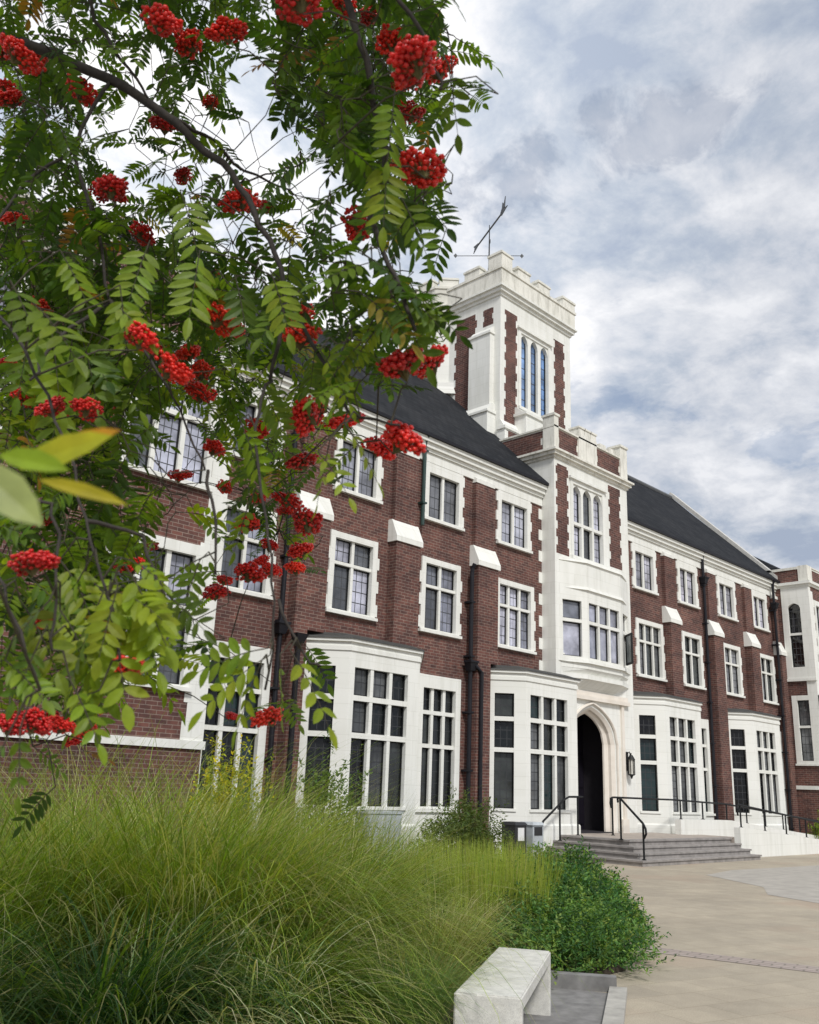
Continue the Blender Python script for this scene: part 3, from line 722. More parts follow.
# round-cornered stair turret at the back left
def octo(cx, cy, r): return [(cx+r*math.cos(math.pi*(2*k+1)/8), cy+r*math.sin(math.pi*(2*k+1)/8)) for k in range(8)]
TCX, TCY = 23.35, 21.75
q = MB(); q.prism(octo(TCX, TCY, 1.22), 15.9, 18.9); q.prism(octo(TCX, TCY, 1.42), 15.75, 15.92); q.prism(octo(TCX, TCY, 1.5), 15.45, 15.75, 0, octo(TCX, TCY, 1.42)); q.build('turret', ['stone'], tw)
q = MB(); q.prism(octo(TCX, TCY, 1.3), 10, 15.46); q.build('turret_shaft', ['brick'], tw)
# cornice and battlements
q = MB()
for k, z0, z1 in ((.05, 18.72, 18.84), (.14, 18.84, 18.98), (.22, 18.98, 19.05)):
    q.box(TX0-k, TX1+k, TY-k, TY1+k, z0, z1); q.prism(octo(TCX, TCY, 1.24+k), z0-.003, z1-.003)
q.build('cornice', ['stone'], tw)
q = MB(); th = .34; px0, px1, py0, py1 = TX0-.16, TX1+.14, TY-.16, TY1+.1
q.box(px0, px1, py0, py0+th, 19.05, 19.78); q.box(px0, px0+th, py0+th, py1, 19.05, 19.78); q.box(px1-th, px1, py0+th, py1, 19.05, 19.78); q.box(px0+th, px1-th, py1-th, py1, 19.05, 19.78)
q.box(px0-.04, px1+.04, py0-.04, py0+.02, 19.70, 19.80); q.box(px0-.04, px0+.02, py0+.02, py1, 19.70, 19.80)
q.prism(octo(TCX, TCY, 1.33), 19.04, 19.9); q.prism(octo(TCX, TCY, 1.38), 19.82, 19.92)
for k in (2, 3, 4, 5):
    a0 = math.pi*(2*k)/8; cx, cy = TCX+1.2*math.cos(a0), TCY+1.2*math.sin(a0)
    e = Fr((cx, cy), (-math.sin(a0), math.cos(a0)), (-math.cos(a0), -math.sin(a0)))
    q.fbox(e, -.36, .36, -.06, .26, 19.9, 20.3); q.fbox(e, -.39, .39, -.09, .29, 20.2, 20.26)
q.build('parapet', ['old_stone'], tw)
def merlon(x0, x1, y0, y1, zt=20.2):
    q = MB(); q.box(x0, x1, y0, y1, 19.78, zt); q.box(x0-.035, x1+.035, y0-.035, y1+.035, zt-.1, zt-.02); q.box(x0+.03, x1-.03, y0+.03, y1-.03, zt-.01, zt+.05)
    q.build('merlon', ['old_stone'], tw)
merlon(px0, px0+.62, py0, py0+.62, 20.42)
for xa in (23.42, 24.66, ): merlon(xa, xa+.72, py0, py0+th)
merlon(px1-.8, px1, py0, py0+.5, 20.22)
for ya in (19.35,): merlon(px0, px0+th, ya, ya+.72)
for ya in (19.5, 20.8, 22.1): merlon(px1-th, px1, ya, ya+.7)
for xa in (24.3, 25.5): merlon(xa, xa+.7, py1-th, py1)

# --- weather vane on the tower roof
wv = thing('weather_vane', 'dark metal weather vane with arrow and compass arms on top of the tower', 'weather vane', (24.5, 20.6, 18.9))
v = MB(); v.tube([(24.5, 20.6, 18.9), (24.5, 20.6, 22.3), (24.5, 20.6, 23.55)], [.04, .028, .018], 8); v.build('pole', ['verdigris'], wv)
ad = Vector((23.98-25.32, 19.38-22.07, 0)).normalized(); ac = Vector((24.5, 20.6, 23.33)); pe = Vector((0, 0, 1))
v = MB(); v.tube([ac-ad*1.5, ac+ad*1.4], .034, 8)
v.extrude([ac+ad*1.2+pe*.12, ac+ad*1.2-pe*.12, ac+ad*1.75], ad.cross(pe)*.03)
v.extrude([ac-ad*1.6+pe*.16, ac-ad*1.1+pe*.05, ac-ad*1.1-pe*.05, ac-ad*1.6-pe*.16, ac-ad*1.45], ad.cross(pe)*.03)
# tail vane standing up at the near end
v.extrude([ac+ad*1.1+pe*.04, ac+ad*1.5+pe*.1, ac+ad*1.55+pe*.55, ac+ad*1.42+pe*.28, ac+ad*1.3+pe*.42, ac+ad*1.25+pe*.2], ad.cross(pe)*.03)
v.build('arrow', ['verdigris'], wv)
bd = Vector((25.45-23.62, 19.53-21.64, 0)).normalized(); bc = Vector((24.5, 20.6, 22.13))
v = MB(); v.tube([bc-bd*1.38, bc+bd*1.3], .015, 6)
cd_ = Vector((-bd.y, bd.x, 0)); v.tube([bc-cd_*1.1, bc+cd_*1.0], .015, 6)
for e in (bd*1.3, -bd*1.34, cd_*1.02, -cd_*1.02):
    v.extrude([bc+e+Vector((0, 0, .10))+e*.0, bc+e*1.06, bc+e-Vector((0, 0, .10)), bc+e*.95], Vector((-e.y, e.x, 0)).normalized()*.03)
v.build('compass_arm', ['verdigris'], wv)

# --- lantern, steps, ramp, rails
la = thing('wall_lantern', 'black wall lantern on the white wall to the right of the entrance arch', 'lantern', (26.12, 15.86, 2.2))
q = MB(); q.prism(octo(26.12, 15.84, .09), 2.26, 2.3); q.prism(octo(26.12, 15.84, .13), 2.74, 2.88, 0, octo(26.12, 15.84, .05)); q.tube([(26.12, 15.84, 2.88), (26.12, 15.84, 2.95)], .02, 6)
q.tube([(26.12, 15.84, 2.16), (26.12, 15.84, 2.27)], [.015, .06], 8)
for x, y in octo(26.12, 15.84, .105): q.tube([(x, y, 2.28), (x, y, 2.76)], .012, 5)
q.build('cage', ['black_metal'], la)
q = MB(); q.prism(octo(26.12, 15.84, .085), 2.3, 2.74); q.build('lamp_glass', ['lamp_glass'], la)
q = MB(); q.tube([(26.12, 15.84, 2.8), (26.12, 15.9, 2.98), (26.12, 15.995, 2.9)], .018, 6); q.box(26.07, 26.17, 15.97, 15.999, 2.4, 2.98); q.build('bracket', ['black_metal'], la)

ST = thing('entrance_steps', 'four grey stone steps and landing in front of the arched entrance', 'steps', (24, 13, 0))
RH, TR = .1375, .30
for k in range(4):
    o_ = TR*k; s = MB(); z0, z1 = RH*k, RH*(k+1)
    s.box(21.0+o_+.03, 27.62, 12.5+o_+.03, 16.05, z0, z1-.045, 0)
    s.box(21.0+o_, 27.66, 12.5+o_, 16.05 if k == 3 else 12.5+o_+.34, z1-.045, z1, 0 if k < 3 else 1)
    if k < 3: s.box(21.0+o_, 21.0+o_+.34, 12.5+o_+.34, 16.05, z1-.045, z1, 0)
    else: s.box(21.0+o_-.004, 27.66, 12.5+o_-.004, 12.5+o_+.3, z1-.043, z1+.004, 0); s.box(21.0+o_-.004, 21.0+o_+.3, 12.5+o_+.3, 16.0, z1-.043, z1+.004, 0)
    s.build('step', ['step_stone', 'tread_stone'], ST)
RP = thing('access_ramp', 'white rendered wheelchair ramp running right from the entrance landing', 'ramp', (33, 13.6, 0))
q = MB(); q.extrude([(27.66, 13.12, 0), (27.66, 13.12, .86), (27.9, 13.12, .86), (40.0, 13.12, .02), (40, 13.12, 0)], (0, .2, 0)); q.build('side_wall', ['stone'], RP)
q = MB(); q.extrude([(27.55, 15.0, 0), (27.55, 15.0, 1.0), (31.0, 15.0, .98), (40.0, 15.0, .30), (40, 15, 0)], (0, .2, 0)); q.build('side_wall', ['stone'], RP)
q = MB(); q.extrude([(27.66, 13.32, .0), (27.66, 13.32, .54), (28.8, 13.32, .54), (39.9, 13.32, .015), (39.9, 13.32, 0)], (0, 1.68, 0)); q.build('ramp_floor', ['tread_stone'], RP)

def rail_thing(name, label, loc, tubes, cat='handrail', group=None):
    t = thing(name, label, cat, loc, group)
    q = MB()
    for p in tubes.get('rail', []): q.tube(p, .029, 8)
    q.build('rail', ['black_metal'], t)
    for p in tubes['post']:
        b = MB(); b.tube(p, .026, 8); b.tube([Vector(p[0]), Vector(p[0])+Vector((0, 0, .02))], .055, 10); b.build('post', ['black_metal'], t)
    return t
# stair rail on the near corner of the steps
def loop(c, r, ax, n=14): return [Vector(c)+r*(math.cos(2*math.pi*k/n)*Vector(ax)+math.sin(2*math.pi*k/n)*Vector((0, 0, 1))) for k in range(n+1)]
A = Vector((21.85, 13.62, .55)); B = Vector((21.27, 12.62, .14)); ab = (B-A); ab.z = 0; ab.normalize()
rail_thing('stair_handrail', 'black stair handrail with a looped lower end on the near corner of the steps', B,
    {'rail': [[A-ab*.12+Vector((0, 0, .92)), A-ab*.14+Vector((0, 0, 1.02)), A+Vector((0, 0, 1.04)), A+ab*.1+Vector((0, 0, .98)), B+Vector((0, 0, .86)), B+ab*.12+Vector((0, 0, .74)), B+ab*.14+Vector((0, 0, .62)), B+ab*.04+Vector((0, 0, .52)), B+Vector((0, 0, .5))]],
     'post': [[A, A+Vector((0, 0, 1.03))], [B, B+Vector((0, 0, .87))]]})
rail_thing('stair_handrail', 'black stair handrail beside the white bay, left of the entrance door', (20.9, 15.3, .14),
    {'rail': [[(20.65, 15.3, .78), (20.75, 15.3, .92), (21.7, 15.3, 1.48), (21.95, 15.3, 1.56), (22.6, 15.3, 1.57)]], 'post': [[(21.5, 15.3, .42), (21.5, 15.3, 1.38)], [(22.35, 15.3, .55), (22.35, 15.3, 1.57)]]})
# rail along the landing, then down the far side of the ramp
fr = [(23.75, 15.1, 1.3), (23.7, 15.1, 1.42), (23.72, 15.1, 1.56), (23.85, 15.1, 1.59), (27.4, 15.1, 1.58), (30.9, 15.1, 1.5), (38.6, 15.1, .98)]
fz = lambda x: 1.58 if x < 27.4 else (1.58-(x-27.4)/3.5*.08 if x < 30.9 else 1.5-(x-30.9)/7.7*.52)
wz = lambda x: .55 if x < 27.6 else (1.0 if x < 31 else .98-(x-31)*.0756)
rail_thing('landing_railing', 'long black railing from the landing down the far side of the ramp', (27, 15.1, .55),
    {'rail': [fr], 'post': [[(x, 15.1, wz(x)), (x, 15.1, fz(x))] for x in (23.8, 27.75, 29.2, 30.9, 32.4, 33.9, 35.4, 36.9, 38.4)]}, 'railing')
nz_ = lambda x: 1.52-(x-27.8)*.082
nw = lambda x: .86-(max(x, 27.9)-27.9)*.0694
rail_thing('ramp_railing', 'black metal railing standing on the near white wall of the ramp', (32, 13.22, .5),
    {'rail': [[(27.78, 13.22, 1.2), (27.74, 13.22, 1.4), (27.8, 13.22, 1.52), (38.6, 13.22, nz_(38.6))]], 'post': [[(x, 13.22, nw(x)), (x, 13.22, nz_(x))] for x in (27.95, 29.6, 31.2, 32.8, 34.4, 36.0, 37.6)]}, 'railing')

# --- ground
def sheet(name, pts, z, mat):
    m = MB(); m.face([(x, y, z) for x, y in pts]); o = m.build(name, [mat]); structure(o); return o
sheet('ground', [(-400, -400), (600, -400), (600, 700), (-400, 700)], 0, 'paving')
bp = [(7.5, 5.28), (8.6, 5.35), (9.8, 6.1), (11.0, 7.8), (13.2, 9.8), (16.8, 12.0), (20.6, 13.6), (20.7, 15.6), (9.7, 15.6), (9.5, 14.9), (2, 14.9), (-5, 12), (-4, 2.5), (1.5, 2.6), (4.5, 4.2), (6.2, 5.22), (7.05, 5.68)]
m = MB(); m.prism(bp, .0, .05); o = m.build('planting_bed', ['soil']); structure(o)
sheet('notch_paving', [(4.4, 4.0), (4.2, 3.2), (5.1, 3.3), (6.6, 4.25), (7.55, 4.78), (7.2, 5.62), (6.9, 5.62), (6.2, 5.3)], .004, 'notch_paving')
def strip(name, a, b, w, z0, z1, mat, n=1):
    a, b = Vector((*a, 0)), Vector((*b, 0)); d = (b-a).normalized(); s_ = Vector((-d.y, d.x, 0))*w/2; m = MB(); Lh = (b-a).length
    for i in range(n):
        p = a+d*(Lh*i/n+.004); q = a+d*(Lh*(i+1)/n-.004)
        m.prism([(p-s_)[:2], (q-s_)[:2], (q+s_)[:2], (p+s_)[:2]], z0, z1)
    o = m.build(name, [mat]); structure(o); return o
strip('kerb', (4.6, 3.05), (7.62, 4.82), .15, 0, .05, 'kerb_stone', 4)
strip('kerb', (7.66, 4.86), (7.14, 5.6), .13, 0, .12, 'notch_paving', 1)
strip('kerb', (7.22, 5.47), (5.9, 4.88), .13, 0, .11, 'notch_paving', 1)
sheet('paver_band', [(9.72, 6.1), (10.10, 6.19), (11.52, .6), (11.14, .5)], .004, 'setts')
sheet('asphalt_patch', [(20.5, 10.6), (22.6, 11.0), (29, 10.6), (30, 7.2), (19.2, 7.2), (16.9, 6.4), (17.6, 7.9), (19.0, 8.6)], .004, 'grey_patch')

# --- bench
bc_ = thing('stone_bench', 'pale concrete slab bench at the edge of the planting bed', 'bench', (5.6, 4.4, 0))
bd_ = Vector((1.58, .93, 0)).normalized(); bw = Vector((-bd_.y, bd_.x, 0))
def bench_box(name, l0, l1, w0, w1, z0, z1, bev=.010, top=True):
    import bmesh
    bm = bmesh.new(); o0 = Vector((4.9, 3.78, 0))
    vs = [bm.verts.new(o0+bd_*l+bw*w+Vector((0, 0, z))-Vector(bc_['_o'])) for z in (z0, z1) for l, w in ((l0, w0), (l1, w0), (l1, w1), (l0, w1))]
    for q in ((0, 3, 2, 1), (4, 5, 6, 7), (0, 1, 5, 4), (1, 2, 6, 5), (2, 3, 7, 6), (3, 0, 4, 7)): bm.faces.new([vs[k] for k in q])
    ed = [e for e in bm.edges if abs(e.verts[0].co.z-e.verts[1].co.z) > .01 or (top and min(v.co.z for v in e.verts) > z1-.001)]
    bmesh.ops.bevel(bm, geom=ed, offset=bev, segments=2, affect='EDGES')
    me = bpy.data.meshes.new(name); bm.to_mesh(me); bm.free(); me.materials.append(MAT['concrete'])
    o = bpy.data.objects.new(name, me); col.objects.link(o); o.parent = bc_; return o
bench_box('seat', 0, 1.82, 0, .42, .375, .45)
bench_box('leg', 0, .085, 0, .42, 0, .375, top=False); bench_box('leg', 1.735, 1.82, 0, .42, 0, .375, top=False)

# --- cabinet, bins
cb_ = thing('utility_cabinet', 'pale grey cabinet standing before the left bay window behind the grass', 'cabinet', (14.5, 15.0, 0))
q = MB(); q.box(13.95, 14.95, 14.85, 15.25, .05, 1.08); q.box(13.92, 14.98, 14.82, 15.28, 1.08, 1.13); q.box(14.0, 14.9, 14.9, 15.2, 0, .05)
q.build('body', ['grey_box'], cb_)
for xa in (13.97, 14.46):
    q = MB(); q.box(xa, xa+.47, 14.83, 14.86, .1, 1.05); q.tube([(xa+.4, 14.82, .55), (xa+.4, 14.82, .68)], .012, 6); q.build('door', ['grey_box'], cb_)
for x, matn, nm, lab in ((18.75, 'bin_black', 'litter_bin', 'black litter bin with a small white notice near the entrance bay'), (19.45, 'grey_box', 'litter_bin', 'grey litter bin with dark flap beside the black bin')):
    t = thing(nm, lab, 'litter bin', (x, 14.7, 0), 'litter bins by the entrance')
    q = MB(); q.prism([(x-.22, 14.5), (x+.22, 14.5), (x+.22, 14.92), (x-.22, 14.92)], .04, .86); q.prism([(x-.25, 14.47), (x+.25, 14.47), (x+.25, 14.95), (x-.25, 14.95)], .86, .93, 0, [(x-.2, 14.52), (x+.2, 14.52), (x+.2, 14.9), (x-.2, 14.9)]); q.build('body', [matn], t)
    q = MB(); q.box(x-.12, x+.12, 14.488, 14.502, .5, .8) if matn == 'bin_black' else q.box(x-.16, x+.16, 14.488, 14.502, .62, .82)
    q.build('notice' if matn == 'bin_black' else 'flap', ['notice_white' if matn == 'bin_black' else 'bin_black'], t)

#@@PLANTS
# ================================================================== plants
def vary(c, k=.2, h=.12):
    f = 1+rng.uniform(-k, k); return (max(0, c[0]*f*(1+rng.uniform(-h, h))), max(0, c[1]*f*(1+rng.uniform(-h, h)*.5)), max(0, c[2]*f*(1+rng.uniform(-h, h))))
def blade(mb, base, az, lean, length, width, color, droop=1.0, seg=6, wavy=0, tip=None):
    """a grass blade: ribbon rising from the base and bending over under its weight"""
    dx, dy = math.cos(az), math.sin(az); side = Vector((-dy, dx, 0)); p = Vector(base); th = lean; st = length/seg
    b = len(mb.v); tw = rng.uniform(-.6, .6)
    sd = (side*math.cos(tw)+Vector((dx, dy, 0))*math.sin(tw)*.7)
    for i in range(seg+1):
        t = i/seg; w = width*(.55+.45*min(1, t*3))*(1-t**2.2)*.5+.0004
        mb.v.append(tuple(p-sd*w)); mb.v.append(tuple(p+sd*w))
        if i < seg:
            mb.f.append([b+2*i, b+2*i+1, b+2*i+3, b+2*i+2]); mb.m.append(0); mb.c[len(mb.f)-1] = tip if (tip and t > .55) else color
        th += droop*(.25+1.1*t)*(1.9/seg)
        p = p+Vector((dx*math.sin(th), dy*math.sin(th), math.cos(th)))*st
def clump(mb, cx, cy, n, r, h, colors, width=.008, lean=(.05, .5), droop=(.3, 1.1), wind=None, seg=6, tips=None, z=.05):
    for _ in range(n):
        a = rng.uniform(0, 6.283); rr_ = r*math.sqrt(rng.random()); b = (cx+rr_*math.cos(a), cy+rr_*math.sin(a), z)
        az = a+rng.gauss(0, .6)
        if wind is not None and rng.random() < wind[1]: az = wind[0]+rng.gauss(0, .7)
        ln = h*rng.uniform(.62, 1.12)
        blade(mb, b, az, rng.uniform(*lean)*(.4+.6*rr_/r), ln, width*rng.uniform(.6, 1.3), vary(rng.choice(colors)), rng.uniform(*droop), seg, tip=rng.choice(tips) if tips and rng.random() < .5 else None)
GREENS = [(0.12, 0.198, 0.026), (0.162, 0.24, 0.034), (0.096, 0.162, 0.024), (0.216, 0.27, 0.048)]
OLIVE = [(.205, .262, .040), (.255, .290, .052), (.155, .215, .034), (.30, .31, .08)]
DARK = [(.040, .100, .028), (.060, .135, .034), (.026, .066, .022), (.095, .160, .045)]
STRAW = [(.38, .36, .16), (.31, .31, .11), (.46, .43, .24)]
FEATH = [(0.2645, 0.33, 0.05), (0.2185, 0.294, 0.04), (0.3162, 0.354, 0.07)]
RW = math.atan2(R_.y, R_.x)                 # the wind leans grass to the right of the picture
# broad mass of tall fine grass filling the bed
g = MB()
def at_ground(px, depth):
    p = P(px, 800, depth); return p.x, p.y
def mound(g, px, dp, n, r, h, cols, w_, droop, tips=None, lean=(.05, .6), wind=.25, seg=8):
    x, y = at_ground(px, dp); k_ = 6 if n > 600 else 1
    for _ in range(k_):                       # several tufts, each a little lighter or darker, taller or shorter
        a_ = rng.uniform(0, 6.283); o_ = r*math.sqrt(rng.random())*(.8 if k_ > 1 else 0); f_ = rng.uniform(.68, 1.28)
        cc = [tuple(v*f_ for v in c) for c in cols]
        clump(g, x+o_*math.cos(a_), y+o_*math.sin(a_), n//k_, r*(.5 if k_ > 1 else 1), h*rng.uniform(.9, 1.06), cc, w_, lean, droop, (RW, wind), seg, tips)
# background: fine upright grass behind the mounds
for px, dp, h, n in ((-40, 8.4, 1.75, 500), (40, 8.8, 1.75, 600), (110, 9.2, 1.75, 700), (200, 9.4, 1.72, 700), (280, 9.6, 1.72, 700), (345, 10.2, 1.5, 600), (250, 11.5, 1.75, 500), (325, 12, 1.45, 500), (385, 11.5, 1.15, 500), (425, 11.6, .98, 400)):
    mound(g, px, dp, n, .62, h, OLIVE+GREENS, .008, (.15, .7), STRAW[:1]+OLIVE, (.02, .4))
tag(g.build('ornamental_grass', ['grass_blade']), 'tall fine olive green grass filling the planting bed', 'grass', kind='stuff')
GR = 'arching grass clumps at the front of the bed'
def front_clump(label, parts):
    g = MB()
    for p in parts: mound(g, *p)
    tag(g.build('grass_clump', ['grass_blade']), label, 'grass clump', GR)
LIME = [(.210, .300, .040), (.165, .250, .034), (.275, .335, .058), (.125, .205, .032)]
front_clump('huge light green grass mound arching to the right in the middle of the bed', [
    (205, 7.0, 2600, .62, 2.28, LIME+OLIVE, .0075, (.7, 1.5), STRAW+LIME, (.03, .75), .35, 9), (120, 7.2, 1500, .6, 2.24, LIME+OLIVE, .0075, (.55, 1.4), STRAW+LIME, (.03, .7), .2, 9), (300, 7.2, 2000, .55, 1.98, LIME+OLIVE, .007, (.75, 1.55), STRAW+LIME, (.05, .85), .4, 9),
    (215, 6.6, 320, .6, 2.2, STRAW, .006, (.7, 1.5), STRAW, (.1, .8), .4, 9)])
front_clump('light green grass mound cut by the left edge of the photo', [(20, 6.6, 1700, .6, 2.24, LIME+GREENS, .0075, (.55, 1.4), STRAW+LIME, (.03, .7), .2, 9)])
front_clump('dark green grass clump with long arching blades at front left', [(150, 5.3, 900, .34, 1.45, DARK+GREENS[:1], .012, (.8, 1.6), STRAW[:1]+DARK, (.2, .9), .45, 9), (150, 5.25, 150, .34, 1.5, [(.36, .44, .22), (.44, .46, .28)]+LIME[:1], .011, (.9, 1.7), STRAW, (.3, .9), .45, 9), (240, 5.4, 90, .3, 1.4, [(.36, .44, .22), (.44, .46, .28)], .010, (.9, 1.7), STRAW, (.3, .9), .6, 9)])
front_clump('dark green grass clump in the bottom left corner', [(-10, 5.1, 650, .32, 1.35, DARK+GREENS, .011, (.8, 1.5), STRAW[:1]+DARK, (.2, .8), .3, 9)])
front_clump('mid green grass clump sweeping over towards the near end of the bench', [(285, 5.9, 1100, .36, 1.32, GREENS+DARK[:2]+LIME[:1], .009, (.8, 1.6), STRAW+GREENS, (.2, .9), .5, 9)])
g = MB(); x, y = at_ground(440, 8.1); clump(g, x, y, 900, .26, .98, STRAW+OLIVE, .006, (.1, .6), (.5, 1.2), (RW, .3), 7, STRAW)
tag(g.build('grass_clump', ['grass_blade']), 'small straw coloured fountain of grass just behind the bench', 'grass clump')
g = MB(); x, y = at_ground(404, 6.4); clump(g, x, y, 1300, .26, .80, [(.20, .29, .11), (.15, .25, .08)], .0045, (.1, .7), (.4, 1.1), (RW, .05), 6, STRAW[:1])
tag(g.build('grass_clump', ['grass_blade']), 'soft pale green hazy grass tuft beside the near end of the bench', 'grass clump')
# feathery yellow-green grass before the steps
g = MB()
for px, dp, h, n in ((445, 10.2, .98, 800), (480, 9.8, .98, 900), (510, 10.0, .95, 900), (522, 11.0, .92, 700), (460, 12, .95, 700), (500, 12.0, .95, 700), (525, 13, .92, 500), (420, 12.5, .95, 500)):
    x, y = at_ground(px, dp); clump(g, x, y, n, .42, h, FEATH, .009, (.0, .14), (.0, .25), None, 5, STRAW[1:2]+FEATH)
tag(g.build('feather_grass', ['grass_blade']), 'upright yellow green feathery grass in front of the entrance steps', 'grass', kind='stuff')

def leaf_quad(mb, p, d, n, ln, w, c):
    d = d.normalized(); s_ = d.cross(n)
    s_ = s_.normalized() if s_.length > 1e-5 else d.orthogonal().normalized(); nn = s_.cross(d)
    b = len(mb.v); q = [p, p+d*ln*.45+s_*w*.5+nn*ln*.05, p+d*ln+nn*(-ln*.08), p+d*ln*.45-s_*w*.5+nn*ln*.05]
    mb.v += [tuple(k) for k in q]; mb.f.append([b, b+1, b+2]); mb.f.append([b, b+2, b+3]); mb.m += [0, 0]
    mb.c[len(mb.f)-1] = c; mb.c[len(mb.f)-2] = c
def shrub(name, label, mounds, n, leaf, colors, stems=14, cat='shrub', rough=.28, up=.5, mat='shrub_leaf', group=None, spray=5, seedk=0):
    cx, cy = mounds[0][0], mounds[0][1]; t = thing(name, label, cat, (cx, cy, .04), group)
    f = MB(); tot = sum(a[2]*a[3] for a in mounds)
    for (mx, my, mr, mh) in mounds:
        for _ in range(int(n*mr*mh/tot)):
            a = rng.uniform(0, 6.283); e = math.asin(rng.uniform(.0, 1)); q = rng.uniform(.72, 1.0)
            dr = Vector((math.cos(a)*math.cos(e), math.sin(a)*math.cos(e), math.sin(e)))
            k = 1+rough*noise.noise(Vector((mx*3, my*3, 0))+dr*2.1)+rough*.6*noise.noise(dr*5.5+Vector((my, mx, 3)))
            p = Vector((mx, my, .05))+Vector((dr.x*mr, dr.y*mr, dr.z*mh))*q*k
            if p.z < .06: p.z = .06+rng.random()*.05
            c = vary(rng.choice(colors), .25)
            out = (dr+Vector((0, 0, up))+Vector((rng.gauss(0, .4), rng.gauss(0, .4), rng.gauss(0, .3)))).normalized()
            for j in range(spray):                      # a small shoot with leaves along it
                pj = p+out*leaf[0]*.5*j
                dd = (out*.5+Vector((rng.gauss(0, 1), rng.gauss(0, 1), rng.gauss(0, .6))).normalized()*.9)
                leaf_quad(f, pj, dd, Vector((rng.gauss(0, .5), rng.gauss(0, .5), 1)), leaf[0]*rng.uniform(.7, 1.2), leaf[1]*rng.uniform(.7, 1.2), c)
    f.build('foliage', [mat], t)
    s = MB()
    for _ in range(stems):
        mx, my, mr, mh = rng.choice(mounds); a = rng.uniform(0, 6.283)
        s.tube([(mx+rng.gauss(0, .06), my+rng.gauss(0, .06), .03), (mx+math.cos(a)*mr*.3, my+math.sin(a)*mr*.3, mh*.5), (mx+math.cos(a)*mr*.62, my+math.sin(a)*mr*.62, mh*.72)], [.012, .008, .003], 5)
    s.build('stem', ['twig'], t)
BUSH = [(.085, .180, .050), (.130, .240, .065), (.052, .120, .040), (.20, .29, .075), (.040, .095, .034)]
shrub('spreading_shrub', 'low spreading dark green shrub spilling over the paving beyond the bench', [(8.2, 6.15, 0.9, 0.568), (9.1, 6.6, 0.85, 0.482), (7.8, 7.0, 0.8, 0.533), (9.2, 8.0, 1.0, 0.688), (7.55, 5.85, 0.62, 0.378), (8.9, 5.85, 0.6, 0.292), (8.4, 7.1, 0.9, 0.688), (9.8, 7.2, 0.6, 0.344), (8.3, 5.6, 0.5, 0.241)], 12000, (.050, .023), BUSH, 40, rough=.5)
shrub('spreading_shrub', 'green leafy shrub between the feathery grass and the foot of the steps', [(*at_ground(560, 13.0), .85, .80), (*at_ground(580, 12.2), .75, .62), (*at_ground(556, 11.2), .7, .70), (*at_ground(598, 11.4), .55, .42)], 3800, (.07, .03), BUSH[1:]+[(.06, .15, .05)], 24)
shrub('wall_shrub', 'loose olive green shrub against the pier between two white bays', [(16.2, 14.3, .95, 1.35), (16.75, 14.5, .6, 1.2), (15.5, 13.8, .7, .9), (16.3, 13.6, .7, .8)], 2300, (.085, .04), [(.10, .14, .045), (.13, .165, .06), (.075, .11, .035)], 40, rough=.55, spray=5)
shrub('wall_shrub', 'yellow flowering shrub rising behind the tall grass', [(*at_ground(232, 10.4), .5, 1.86), (*at_ground(212, 10.9), .4, 1.78)], 1700, (.055, .03), [(.50, .44, .02), (.40, .38, .03), (.22, .27, .04)], 20, rough=.5)
shrub('wall_shrub', 'green bush with tall thin shoots in front of the left bay', [(*at_ground(322, 13.5), .5, 1.9), (*at_ground(340, 14.0), .45, 1.75)], 1000, (.08, .035), [(.09, .15, .05), (.12, .18, .06)], 24, rough=.6)
shrub('wall_shrub', 'yellow green bush at the far end of the ramp', [(38.6, 14.55, .8, 1.1), (39.4, 14.2, .7, .9), (40.6, 13.9, .9, 1.0)], 1500, (.1, .05), [(.24, .29, .045), (.16, .22, .035), (.09, .15, .03)], 14)
shrub('hedge_bush', 'dark green clipped bush by the brick wing at the right edge', [(42.0, 14.0, 1.1, 1.9), (43.6, 14.0, 1.0, 1.9)], 1600, (.1, .05), [(.02, .07, .035), (.03, .09, .04)], 10)

